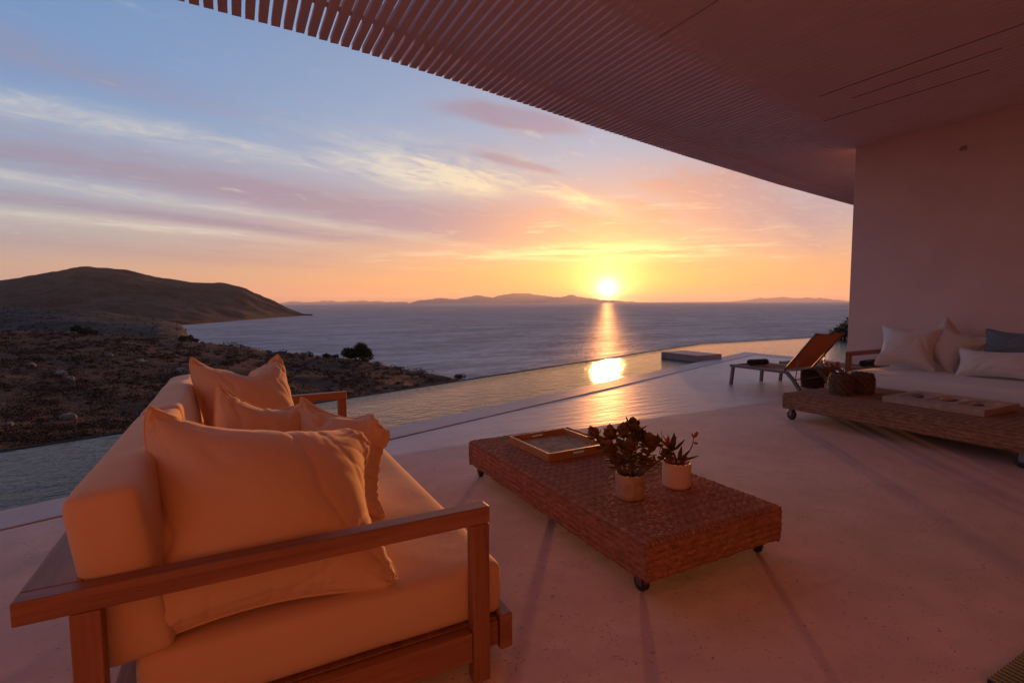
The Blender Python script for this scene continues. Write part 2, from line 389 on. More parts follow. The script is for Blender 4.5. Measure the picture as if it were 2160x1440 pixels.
M['bush'] = leafm('dark_bush_leaf', (.030, .034, .018), (.06, .058, .030), .12)
M['shrub_leaf'] = leafm('shrub_leaf', (.04, .055, .03), (.08, .095, .05), .2)
M['bark'] = simple('bark', (.06, .04, .028), (.11, .075, .05), 9, .9, .01, 30)
M['stone'] = simple('pale_stone', (.17, .115, .085), (.29, .21, .165), 3, .9, .02, 9, .15, world_space=True)

# sling cloth lets the low sun glow through
m, nt, bs = mat_new('sling_mesh'); v = coord(nt)
bs.inputs['Base Color'].default_value = (.42, .22, .12, 1); bs.inputs['Roughness'].default_value = .8
tr = nt.nodes.new('ShaderNodeBsdfTranslucent'); tr.inputs[0].default_value = (.42, .19, .10, 1)
ms = nt.nodes.new('ShaderNodeMixShader'); ms.inputs[0].default_value = .45
nt.links.new(bs.outputs[0], ms.inputs[1]); nt.links.new(tr.outputs[0], ms.inputs[2]); nt.links.new(ms.outputs[0], nt.nodes['Material Output'].inputs[0])
bump(nt, bs, noise(nt, v, 220, 2), .001); M['sling'] = m

# ================================================================== THE SETTING
def pix(x, depth, z):
    """a point at a given depth in front of the terrace, in the compass direction of the photo's column x."""
    p = fw0 * depth + rt0 * (depth * (x - 1080) / F); return (p.x, p.y, z)
SEA = -40.0
np_mesh('sea', np.array([(-44000, -44000, SEA), (44000, -44000, SEA), (44000, 44000, SEA), (-44000, 44000, SEA)]), np.array([[0, 1, 2, 3]]), M['sea'], smooth=False)
tag(bpy.data.objects['sea'], kind='structure')

def terrain(name, mat, xs, rows, nx, nd, amp, fs, seed, warp=None):
    """rows: list of (depth per x control, z per x control); interpolated smoothly, then roughened."""
    cx = np.linspace(xs[0], xs[-1], nx)
    D = np.array([np.interp(cx, xs, r[0]) for r in rows]); Z = np.array([np.interp(cx, xs, r[1]) for r in rows])
    t = np.linspace(0, len(rows) - 1, nd); i = np.minimum(t.astype(int), len(rows) - 2); f = (t - i)[:, None]
    d = np.exp(np.log(D[i]) * (1 - f) + np.log(D[i + 1]) * f); fz = f * f * (3 - 2 * f) * .5 + f * .5
    z = Z[i] * (1 - fz) + Z[i + 1] * fz
    k = (cx - 1080) / F
    PX = fw0.x * d + rt0.x * d * k; PY = fw0.y * d + rt0.y * d * k
    a = np.interp(t, range(len(amp)), amp)[:, None]
    z = z + a * fbm(PX * fs, PY * fs, 6, seed, .55)
    V = np.stack([PX, PY, z], -1)
    o = np_mesh(name, V.reshape(-1, 3), grid_faces(nd, nx)[:, ::-1], mat); tag(o, kind='structure'); return V
# near hillside falling to the shore
xs = [-1400, -400, 0, 200, 400, 560, 720, 860, 1000, 1100]
def row(d, zz): return ([d] * len(xs) if not hasattr(d, '__len__') else d, zz if hasattr(zz, '__len__') else [zz] * len(xs))
NH = terrain('near_hillside', M['near_soil'], xs, [
    row(6.0, [-3.2] * 10),
    row(14, [-2.3, -2.4, -2.6, -2.9, -3.2, -3.5, -3.8, -4.4, -5.2, -6]),
    row(26, [-2.6, -3.0, -3.6, -3.9, -4.2, -4.6, -5.0, -5.7, -6.6, -8]),
    row([60, 60, 60, 60, 60, 55, 48, 44, 42, 40], [-2.5, -3.6, -4.4, -4.9, -5.6, -6.0, -6.2, -6.6, -8.0, -11]),
    row([120, 120, 120, 120, 110, 95, 80, 66, 56, 50], [-3.0, -4.0, -4.6, -5.6, -6.6, -7.4, -7.0, -7.0, -7.2, -11]),
    row([170, 170, 170, 170, 160, 130, 100, 84, 68, 56], [-6, -6.6, -7.0, -8.0, -10.5, -11.0, -11, -11, -11, -15]),
    row([250, 250, 250, 250, 230, 190, 150, 130, 110, 90], [-16, -16, -17, -20, -32, -42, -43, -43, -43, -43])],
    260, 240, [.05, .2, .35, .5, .45, .6, 2.0], .16, 3)
# middle hill with broken stone walls and a small cliff
xs = [-1400, -500, -100, 60, 160, 260, 340, 385, 410, 440]
terrain('middle_hill', M['mid_soil'], xs, [
    row(190, [-16, -16, -16, -16, -17, -19, -22, -25, -30, -45]),
    row(235, [-9, -10, -10, -10, -11, -12, -13, -15, -24, -45]),
    row(300, [0, -2, -3, -3.5, -5, -8, -10, -12.5, -25, -45]),
    row(370, [6, 3, 1, 0, -1.5, -5.5, -9, -13, -30, -45]),
    row(520, [-20, -20, -22, -25, -28, -32, -38, -42, -45, -48])],
    220, 130, [.5, 1.2, 1.6, 1.2, 1.0], .035, 9)
# far headland
xs = [-1500, -600, -150, 0, 60, 120, 180, 230, 270, 330, 370, 410, 480, 520, 560, 600, 638, 660]
rid = [600, 600, 596, 593, 586, 574, 565, 567, 572, 585, 591, 597, 599, 606, 626, 646, 662, 668]
dr = [2100] * 12 + [2050, 2000, 1950, 1880, 1790, 1770]
zr = [H + (637.5 + (1080 - x) * .0049 - y) * d / F for x, y, d in zip(xs, rid, dr)]
dsh = [800, 820, 860, 900, 905, 910, 930, 950, 960, 985, 1010, 1060, 1210, 1320, 1450, 1600, 1745, 1765]
terrain('far_headland', M['headland'], xs, [
    (dsh, [SEA - 3] * 18),
    ([d * 1.012 for d in dsh], [SEA + 9] * 16 + [SEA + 2, SEA - 2]),
    ([a * .62 + b * .38 for a, b in zip(dsh, dr)], [SEA + (z - SEA) * .42 for z in zr]),
    ([a * .25 + b * .75 for a, b in zip(dsh, dr)], [SEA + (z - SEA) * .80 for z in zr]),
    (dr, zr),
    ([d * 1.25 for d in dr], [SEA - 5] * 18)], 300, 150, [0, 9, 22, 20, 11, 0], .011, 21)
# islands on the horizon
def island(name, pts, depth, seed):
    pts = [(x, y + (x - 1080) * .0049) for x, y in pts]
    cx = np.arange(pts[0][0], pts[-1][0] + 1, 2.0); yy = np.interp(cx, [p[0] for p in pts], [p[1] for p in pts])
    yy = yy + fbm(cx * .06, cx * 0, 5, seed, .6) * 3.0
    h = np.maximum((639.0 - yy) * depth / F, 8.0); V = []
    for dd, kk in ((-1800, 0), (-900, .45), (0, 1), (900, .5), (1800, 0)):
        j = 1 + .25 * fbm(cx * .11, cx * 0 + dd, 3, seed + 5)
        for x, hh, jj in zip(cx, h, j):
            V.append(pix(x, depth + dd, SEA - 6 + hh * kk * (jj if 0 < kk < 1 else 1)))
    o = np_mesh(name, np.array(V), grid_faces(5, len(cx))[:, ::-1], M['island']); tag(o, kind='structure')
island('distant_island', [(850, 639), (870, 637), (890, 633), (930, 627), (945, 629.5), (985, 628), (1005, 622), (1040, 626), (1065, 619), (1095, 617), (1130, 620), (1180, 626), (1208, 622), (1250, 629), (1300, 634), (1350, 638)], 26000, 4)
island('distant_island', [(575, 640), (620, 635), (650, 637), (700, 633.5), (730, 636), (770, 634), (820, 636), (862, 638)], 31000, 8)
island('distant_island', [(1520, 639), (1560, 634), (1600, 628), (1650, 626.5), (1720, 628), (1760, 632), (1800, 636), (1850, 640)], 31000, 12)

# ---------------------------------------------------------------- terrace and pool
GA = Vector((-1.40, 4.435)); GB = Vector((12.37, 9.40)); gd = (GB - GA).normalized(); gn = Vector((-gd.y, gd.x))
GL = GA - gd * 9.0
def st(mb, name, mat, bevel=0.0): return tag(mb.build(name, M[mat], None, bevel=bevel), kind='structure')
IW = .40                                                          # coping width between the groove and the water
gw = .028                                                         # groove width
xi = GA.x + (4.866 - GA.y + gw / 2) / gd.y * gd.x
def gline(x, off): return (x, (GA + gd * ((x - GA.x - gn.x * off) / gd.x) + gn * off).y)
st(MB().prism([(-9, -3.2), (9.5, -3.2), (9.5, 4.86), (xi, 4.86), gline(-9, -gw / 2)], -.30, 0.0), 'covered_terrace_floor', 'inner_floor')
st(MB().prism([(xi + .02, 4.866), (12.355, 4.866), gline(12.355, -gw / 2)], -.30, -.003), 'outdoor_terrace_floor', 'outer_floor')
st(MB().prism([gline(-9, -gw / 2 - .01), gline(12.38, -gw / 2 - .01), (12.38, 4.9), (12.40, 4.9), gline(12.40, gw / 2 + .01), gline(-9, gw / 2 + .01)], -.32, -.022), 'drain_groove', 'dark_slot')
CX = 12.385; CO = gw / 2 + .43
st(MB().prism([gline(-9, gw / 2), gline(CX, gw / 2), (CX, 4.9), (CX + .44, 4.9), gline(CX + .44, CO), gline(-9, CO)], -.9, .002), 'pool_coping', 'coping', .006)
oa = Vector((-2.163, 6.978)); ob = Vector((14.386, 13.026)); od = (ob - oa).normalized(); on_ = Vector((-od.y, od.x))
def oline(x, off=0.0): return (x, (oa + od * ((x - oa.x - on_.x * off) / od.x) + on_ * off).y)
XE = 27.0
st(MB().prism([gline(-9, CO - .01), gline(CX + .43, CO - .01), (CX + .43, 4.9), (XE, 4.9), (XE, 13.02), oline(14.386), oline(-9)], -1.4, -.030), 'pool_water', 'pool')
M['lip'] = simple('dark_pool_stone', (.03, .024, .024), (.05, .04, .038), 6, .9, .002, 30, .1)
st(MB().prism([oline(-9, .01), (14.386, 13.035), (XE, 13.03), (XE, 13.09), (14.38, 13.095), oline(-9, .07)], -3.6, -.022), 'pool_overflow_edge', 'lip', .004)
st(MB().prism([(15.5, 13.2), (30, 13.2), (30, 17), (15.5, 17)], -4.5, -1.3), 'planting_bed', 'near_soil')
M['plinth'] = simple('weathered_slab', (.30, .20, .185), (.38, .265, .245), 5, .7, .002, 30)
# low rectangular plinth standing in the pool
mb = MB().box((-.42, -.62, -.6), (.42, .62, .125)); o = mb.build('pool_plinth', M['plinth'], None, bevel=.012)
o.location = (10.35, 9.72, 0); o.rotation_euler = (0, 0, R(2)); tag(o, 'low flat rectangular slab rising out of the pool water', 'plinth')

# ---------------------------------------------------------------- walls and slatted ceiling
ZC = 4.06
WT = MB().box((9.5, -3.2, -.3), (9.9, 5.35, ZC + .06)).build('side_wall', M['plaster'], None, bevel=.012)
reroot(WT, (9.7, 1.0, 0)); tag(WT, 'tall plain plaster wall behind the right-hand sofa', 'wall')
HW = empty('house_wall', (0, -3.2, 0)); tag(HW, 'pale ochre rendered house front at the back of the covered terrace', 'wall')
mb = MB()
for a, b, z0, z1 in ((-9, 1.2, 0, ZC), (1.2, 3.4, 2.5, ZC), (3.4, 9.5, 0, ZC)): mb.box((a, -.3, z0 - .3 if z0 == 0 else z0), (b, 0, z1 + .05))
M['terracotta'] = simple('pale_ochre_render', (.84, .56, .39), (.88, .60, .43), 1.2, .85, .003, 18, .2, world_space=True)
mb.build('wall', M['terracotta'], HW)
M['glass'] = simple('dark_glass', (.03, .03, .03), (.035, .035, .035), 1, .06)
for a, b in ((1.2, 2.3), (2.3, 3.4)):
    d = MB().box((a + .06, -.14, .06), (b - .06, -.12, 2.44)).build('door', M['glass'], HW)
    f = MB()
    for lo, hi in (((a, -.16, 0), (a + .06, -.1, 2.5)), ((b - .06, -.16, 0), (b, -.1, 2.5)), ((a + .06, -.16, 0), (b - .06, -.1, .06)), ((a + .06, -.16, 2.44), (b - .06, -.1, 2.5))): f.box(lo, hi)
    f.build('frame', M['lounger_frame'], d)
ex = [-6, -3, -.359, .682, 2.67, 4.8, 7.19, 11, 15.2, 17]; ey = [5.30, 5.36, 5.503, 5.612, 6.02, 6.51, 7.036, 7.80, 8.52, 8.8]
edge = lambda x: float(np.interp(x, ex, ey))
PG = empty('slatted_ceiling', (3, 1, 0)); tag(PG, 'pale slatted pergola ceiling with open gaps along its outer edge', 'ceiling')
PG.location = (0, 0, ZC)
me = None; pitch = .109; k = 0; x = -3.6
while x < 15.6:
    y1 = edge(x); y0 = -3.2 if x < 9.45 else 3.0
    if me is None:
        o = MB().box((-.5, -.5, 0), (.5, .5, 1)).build('slat', M['ceiling'], PG); me = o.data
    else: o = link(bpy.data.objects.new('slat', me), PG)
    o.scale = (.077, y1 - y0, .055); o.location = (x, (y0 + y1) / 2, random.uniform(-.0015, .0015)); x += pitch
# cross beams over the slats and the solid roof further in
for off, h in ((.50, .16), (2.2, .16)):
    px = np.linspace(-3.7, 15.6, 40); pl = [(a, edge(a) - off) for a in px] + [(a, edge(a) - off - .09) for a in px[::-1]]
    MB().prism(pl, .057, .057 + h).build('cross_beam', M['ceiling'], PG)
px = np.linspace(-3.8, 15.8, 40); pl = [(a, edge(a) - 2.45) for a in px] + [(15.8, -3.4), (-3.8, -3.4)]
MB().prism(pl, .058, .42).build('roof_slab', M['plaster'], PG)
# shallow liner that closes the joints under the solid roof
pl = [(a, edge(a) - 2.4) for a in px if a < 9.4] + [(9.4, -3.1), (-3.7, -3.1)]
MB().prism(pl, .005, .040).build('joint_liner', M['ceiling'], PG)
for n_, (x, y0, y1) in enumerate(((3.81, 3.0, 4.06), (6.72, 1.9, 4.27), (7.16, 2.6, 4.1), (7.70, 2.9, 4.8))):
    g = ('nearest the open edge', 'long one over the second low table', 'short one beside the long strip', 'nearest the side wall')[n_]
    o = MB().box((-.009, y0, -.004), (.009, y1, .05)).build('ceiling_light_strip', M['strip'], None); reroot(o, (0, (y0 + y1) / 2, 0)); o.location = (x, (y0 + y1) / 2, ZC)
    tag(o, 'thin dark unlit strip set between ceiling slats, ' + g, 'light strip', 'dark strips in the ceiling')
sp = empty('wall_lamp', (9.5, 3.82, 3.66)); tag(sp, 'tiny fitting high on the side wall under the ceiling', 'lamp')
MB().box((-.02, -.035, -.035), (0, .035, .035)).build('back_plate', M['strip'], sp, bevel=.004)
MB().tube([(-.02, 0, 0), (-.08, 0, .01), (-.11, 0, -.03)], [.010, .010, .018], 10).build('head', M['strip'], sp, smooth=True)

# ================================================================== FURNITURE
def soft_box(name, size, mat, parent, loc, rot=(0, 0, 0), r=.06, puff=.02, seed=0, nseg=(14, 26, 8)):
    """upholstered block: rounded edges, slightly crowned faces, faint ripples."""
    sx, sy, sz = size; V = []; Fs = []
    nx, ny, nz = nseg; vid = {}
    def P(i, j, k):
        key = (i, j, k)
        if key in vid: return vid[key]
        u, v, w = i / nx * 2 - 1, j / ny * 2 - 1, k / nz * 2 - 1
        def warp(t, s_): return math.copysign(1 - (1 - abs(t)) ** 1.35, t) * s_ / 2
        p = Vector((warp(u, sx), warp(v, sy), warp(w, sz)))
        c = Vector((max(-sx / 2 + r, min(sx / 2 - r, p.x)), max(-sy / 2 + r, min(sy / 2 - r, p.y)), max(-sz / 2 + r, min(sz / 2 - r, p.z))))
        d = p - c
        if d.length > 1e-6:
            inset = [abs(d.x) > 1e-6, abs(d.y) > 1e-6, abs(d.z) > 1e-6]
            d = d.normalized() * r; p = c + d
        bx = (1 - (2 * p.x / sx) ** 2); by = (1 - (2 * p.y / sy) ** 4); bz = (1 - (2 * p.z / sz) ** 2)
        n = Vector((u ** 9 * max(by, 0) * max(bz, 0), v ** 9 * max(bx, 0) * max(bz, 0), w ** 9 * max(bx, 0) * max(by, 0)))
        p += n * puff
        a = np.array([p.x * 5 + seed * 3.1 + p.z * 3]); b = np.array([p.y * 4 + p.z * 2.0])
        p += n * float(fbm(a, b, 3, seed)[0]) * puff * .8 + Vector((0, 0, float(fbm(b * 1.4, a * .8, 2, seed + 3)[0]) * .004))
        vid[key] = len(V); V.append(tuple(p)); return vid[key]
    for i in range(nx):
        for j in range(ny):
            for k in (0, nz):
                q = [P(i, j, k), P(i + 1, j, k), P(i + 1, j + 1, k), P(i, j + 1, k)]; Fs.append(q if k else q[::-1])
    for i in range(nx):
        for k in range(nz):
            for j in (0, ny):
                q = [P(i, j, k), P(i + 1, j, k), P(i + 1, j, k + 1), P(i, j, k + 1)]; Fs.append(q[::-1] if j else q)
    for j in range(ny):
        for k in range(nz):
            for i in (0, nx):
                q = [P(i, j, k), P(i, j + 1, k), P(i, j + 1, k + 1), P(i, j, k + 1)]; Fs.append(q if i else q[::-1])
    mb = MB(); mb.v = V; mb.f = [tuple(q) for q in Fs]
    o = mb.build(name, mat, parent, smooth=True, sub=1); o.location = loc; o.rotation_euler = rot
    return o
AZ = .685; SZ = .41; SL = 2.96; hl = SL / 2; T = .062
def sofa(name, loc, rz, fab):
    s = empty(name, loc, rz)
    bx = lambda nm, lo, hi, mt, par=s: MB().box(lo, hi).build(nm, M[mt], par, bevel=.005)
    for sgn in (-1, 1):
        ya, yb = (-hl, -hl + T) if sgn < 0 else (hl - T, hl)
        bx('arm', (0, ya, AZ - .065), (1.362, yb, AZ), 'teak_x')
        bx('leg', (1.292, ya + .001, 0), (1.3605, yb - .001, AZ - .0655), 'teak_z')
        bx('leg', (.115, ya + .001, 0), (.185, yb - .001, AZ - .0655), 'teak_z')
        bx('side_rail', (.186, ya + .008, .085), (1.291, yb - .008, .20), 'teak_x')
    bx('front_rail', (1.42, -hl + .035, .075), (1.475, hl - .035, .215), 'teak_y')
    bx('front_rail_bracket', (1.362, -hl + .05, .09), (1.419, -hl + .10, .19), 'teak_x'); bx('front_rail_bracket', (1.362, hl - .10, .09), (1.419, hl - .05, .19), 'teak_x')
    bx('back_rail', (0, -hl + T + .001, AZ - .066), (.135, hl - T - .001, AZ - .001), 'teak_y')
    bx('seat_board', (.14, -hl + T + .002, .17), (1.419, hl - T - .002, .199), 'teak_y')
    soft_box('seat_cushion', (1.22, SL - 2 * T - .02, .215), fab, s, (.845, 0, .305), r=.036, puff=.012, seed=2, nseg=(16, 30, 6))
    for i, (a, b) in enumerate(((-hl + T + .015, -.075), (-.065, hl - T - .015))):
        soft_box('back_cushion', (.19, b - a, .53), fab, s, (.215, (a + b) / 2, .655), (0, R(-8), 0), r=.034, puff=.012, seed=5 + i, nseg=(8, 22, 14))
    return s
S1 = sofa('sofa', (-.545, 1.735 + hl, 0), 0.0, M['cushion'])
tag(S1, 'teak framed deep sofa with cream cushions in the left foreground', 'sofa')
S2 = sofa('sofa', (9.46, 3.10, 0), math.pi, M['white_fabric'])
tag(S2, 'teak framed sofa with white cushions against the tall side wall', 'sofa')

# ---- inflated pillows: two sewn square sheets blown up, then slumped under gravity
def sim_pillow(c, e1, e2, w, h, planes=(), N=30, steps=110, press=.0022, grav=.0009, chop=0.0, seed=0, passes=7, pins=()):
    g = np.random.default_rng(seed)
    e1 = np.array(e1, float); e1 /= np.linalg.norm(e1); e2 = np.array(e2, float); e2 -= e1 * (e2 @ e1); e2 /= np.linalg.norm(e2); nn = np.cross(e1, e2)
    u = np.linspace(-.5, .5, N); U, V = np.meshgrid(u, u, indexing='ij')
    base = np.array(c)[None, None] + U[..., None] * w * e1 + V[..., None] * h * e2
    bul = (np.cos(math.pi * U) * np.cos(math.pi * V))[..., None] * .05 * nn
    P = np.stack([base + bul, base - bul]); P += g.normal(0, .0012, P.shape); Q = P.copy()
    ru, rv = w / (N - 1), h / (N - 1); rd = math.hypot(ru, rv)
    edge_m = np.zeros((N, N), bool); edge_m[0] = edge_m[-1] = True; edge_m[:, 0] = edge_m[:, -1] = True
    def sew():
        m = (P[0][edge_m] + P[1][edge_m]) / 2; P[0][edge_m] = m; P[1][edge_m] = m
    def con(A, B, rest, k):
        d = B - A; L = np.sqrt((d * d).sum(-1, keepdims=True)) + 1e-9; q = d * (k * .5 * (1 - rest / L)); A += q; B -= q
    def shear(A, B, rest, k):
        d = B - A; L = np.sqrt((d * d).sum(-1, keepdims=True)) + 1e-9; q = d * (k * .5 * (1 - rest / L)); return q
    for s_ in range(steps):
        du = np.gradient(P, axis=1); dv_ = np.gradient(P, axis=2); nr = np.cross(du, dv_); nr /= np.linalg.norm(nr, axis=-1, keepdims=True) + 1e-9
        nr[1] *= -1
        pr = press * (1.0 if s_ < steps * .6 else .8)
        vel = (P - Q) * .90; Q = P.copy(); P = P + vel + nr * pr
        P[..., 2] -= grav
        if chop: P[:, N // 2 - 2:N // 2 + 3, -4:, 2] -= chop
        for it in range(passes):
            for p in (0, 1):
                n_ = (N - p) // 2
                con(P[:, p:p + 2 * n_:2], P[:, p + 1:p + 1 + 2 * n_:2], ru, 1.0)
                con(P[:, :, p:p + 2 * n_:2], P[:, :, p + 1:p + 1 + 2 * n_:2], rv, 1.0)
            a = shear(P[:, :-1, :-1], P[:, 1:, 1:], rd, .22); b = shear(P[:, 1:, :-1], P[:, :-1, 1:], rd, .22)
            P[:, :-1, :-1] += a; P[:, 1:, 1:] -= a; P[:, 1:, :-1] += b; P[:, :-1, 1:] -= b
            if it % 2 == 0:
                for q_, kb in ((2, .10), (5, .09)):
                    a = shear(P[:, :-q_], P[:, q_:], q_ * ru, kb); P[:, :-q_] += a; P[:, q_:] -= a
                    a = shear(P[:, :, :-q_], P[:, :, q_:], q_ * rv, kb); P[:, :, :-q_] += a; P[:, :, q_:] -= a
            sew()
            for pi, pj, pt in pins: P[:, pi, pj] = P[:, pi, pj] * .4 + np.array(pt) * .6
            for n3, dd in planes:
                n3 = np.array(n3, float); n3 = n3 / np.linalg.norm(n3)
                t = P @ n3 - dd; hit = t < 0
                if hit.any():
                    P[hit] -= t[hit][:, None] * n3
                    Q[hit] = Q[hit] * .5 + P[hit] * .5
    return P
def creases(P, k, seed, amp=1.0):
    """refine the sewn sheets and pucker the cloth along its seams and out of its corners."""
    N = P.shape[1]; t0 = np.linspace(0, 1, N); t1 = np.linspace(0, 1, (N - 1) * k + 1)
    def up(A, ax):
        i = np.minimum((t1 * (N - 1)).astype(int), N - 2); f = t1 * (N - 1) - i
        sh = [1] * A.ndim; sh[ax] = len(f); f = f.reshape(sh)
        g_ = lambda o: np.take(A, np.clip(i + o, 0, N - 1), axis=ax)
        a, b, c, d = g_(-1), g_(0), g_(1), g_(2)
        return .5 * (2 * b + (c - a) * f + (2 * a - 5 * b + 4 * c - d) * f ** 2 + (3 * b - a - 3 * c + d) * f ** 3)
    P = up(up(P, 1), 2); u, v = np.meshgrid(t1, t1, indexing='ij')
    kx = .11; x_, y_ = u * 2 - 1, v * 2 - 1; n1 = len(t1) - 1                # trim the dog-ears into rounded corners
    gx = (x_ * np.sqrt(1 - kx * y_ ** 4) * .5 + .5) * n1; gy = (y_ * np.sqrt(1 - kx * x_ ** 4) * .5 + .5) * n1
    i0 = np.minimum(gx.astype(int), n1 - 1); j0 = np.minimum(gy.astype(int), n1 - 1); fx = (gx - i0)[..., None]; fy = (gy - j0)[..., None]
    P = np.stack([(A[i0, j0] * (1 - fx) + A[i0 + 1, j0] * fx) * (1 - fy) + (A[i0, j0 + 1] * (1 - fx) + A[i0 + 1, j0 + 1] * fx) * fy for A in P])
    eb = np.minimum(np.minimum(u, 1 - u), np.minimum(v, 1 - v)); wq = np.clip(1 - eb / .022, 0, 1)[..., None] ** 2; mid = (P[0] + P[1]) / 2
    P = np.stack([P[0] * (1 - wq) + mid * wq, P[1] * (1 - wq) + mid * wq])
    e = np.minimum(np.minimum(u, 1 - u), np.minimum(v, 1 - v)); lock = np.clip(e / .03, 0, 1); lock = lock * lock * (3 - 2 * lock)
    nr = np.cross(np.gradient(P, axis=1), np.gradient(P, axis=2)); nr /= np.linalg.norm(nr, axis=-1, keepdims=True) + 1e-9; nr[1] *= -1
    for L in (0, 1):
        sd = seed * 31 + L * 7; h = np.zeros_like(u)
        for d, s_ in ((u, v), (1 - u, v), (v, u), (1 - v, u)):
            sd += 3; ln = .07 + .14 * vnoise(s_ * 6, s_ * 0, sd)
            rid = 1 - np.abs(2 * vnoise(s_ * 15 + 1.5 * vnoise(s_ * 4, d * 4, sd + 2) + d * 1.2, d * 1.5, sd + 1) - 1)
            h -= .0085 * rid ** 2.2 * np.exp(-d / ln)
        for cu, cv in ((0, 0), (0, 1), (1, 0), (1, 1)):
            sd += 5; r_ = np.hypot(u - cu, v - cv); th = np.arctan2(np.abs(v - cv), np.abs(u - cu)); rid = 1 - np.abs(2 * vnoise(th * 5.5 + r_ * 1.3, r_ * 1.2, sd) - 1)
            h -= .012 * rid ** 2.5 * np.exp(-r_ / .30) * np.clip(r_ / .08, 0, 1)
        w_ = fbm(u * 2.2, v * 2.2, 2, sd); rid = 1 - np.abs(fbm(u * 2.4 + v * 1.9 + w_ * .9, (v - u) * .9 + w_, 3, sd + 9)) * 2.4
        h -= .009 * np.clip(rid, 0, 1) ** 4 * np.clip(e / .15, 0, 1)
        P[L] += nr[L] * (h * lock * amp)[..., None]
    return P
def pillow_obj(name, P, mat, mat2=None, root=None, seed=0, amp=1.0):
    P = creases(P, 3, seed, amp * 1.25)
    N = P.shape[1]; V = P.reshape(-1, 3); idx = np.arange(2 * N * N).reshape(2, N, N)
    em = np.zeros((N, N), bool); em[0] = em[-1] = True; em[:, 0] = em[:, -1] = True
    mp = np.arange(2 * N * N); mp[idx[1][em]] = idx[0][em]
    f0 = grid_faces(N, N); f1 = grid_faces(N, N, N * N)[:, ::-1]
    Fq = mp[np.concatenate([f0, f1])]
    used = np.unique(Fq); rm = np.full(2 * N * N, -1); rm[used] = np.arange(len(used))
    o = np_mesh(name, V[used], rm[Fq], mat)
    b = root if root is not None else (float(V[:, 0].mean()), float(V[:, 1].mean()), float(V[:, 2].min()))
    reroot(o, b)
    loop = [P[0, i, 0] for i in range(N)] + [P[0, -1, j] for j in range(1, N)] + [P[0, i, -1] for i in range(N - 2, -1, -1)] + [P[0, 0, j] for j in range(N - 2, 0, -1)]
    c = MB().tube([Vector(p) - Vector(b) for p in loop], .0042, 6, closed=True).build('piping', mat2 or mat, o, smooth=True)
    return o
seat = ((0, 0, 1), SZ + .012); back = ((1, 0, .16), -.215)
def corners(TL, TR, BR):
    TL, TR, BR = map(np.array, (TL, TR, BR)); return (TL + BR) / 2, TR - TL, TR - BR
def sofa_pillow(TL, TR, BR, w, h, label, planes=(), free=(), **kw):
    c, a, b = corners(TL, TR, BR)
    P = sim_pillow(c, a, b, w, h, [seat, *planes], pins=[q for k, q in enumerate(((0, -1, TL), (-1, -1, TR), (-1, 0, BR))) if k not in free], **kw)
    tag(pillow_obj('throw_pillow', P, M['pillow'], seed=kw.get('seed', 0)), label, 'pillow', 'pillows on the left sofa')
arm = ((0, 1, 0), 1.815)
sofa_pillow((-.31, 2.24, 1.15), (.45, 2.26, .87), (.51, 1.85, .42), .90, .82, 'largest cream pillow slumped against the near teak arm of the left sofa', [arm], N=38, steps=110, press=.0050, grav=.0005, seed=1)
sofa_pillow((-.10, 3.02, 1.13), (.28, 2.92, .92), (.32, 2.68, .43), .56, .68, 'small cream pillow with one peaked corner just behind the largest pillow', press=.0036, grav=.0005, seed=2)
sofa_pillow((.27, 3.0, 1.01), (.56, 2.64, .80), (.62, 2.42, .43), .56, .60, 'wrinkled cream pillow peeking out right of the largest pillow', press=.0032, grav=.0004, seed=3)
sofa_pillow((-.28, 4.0, 1.18), (.22, 4.10, 1.12), (.52, 3.78, .44), .72, .82, 'plump cream pillow with two raised corners at the far end of the left sofa', N=34, press=.0046, grav=.0004, chop=.003, seed=4)
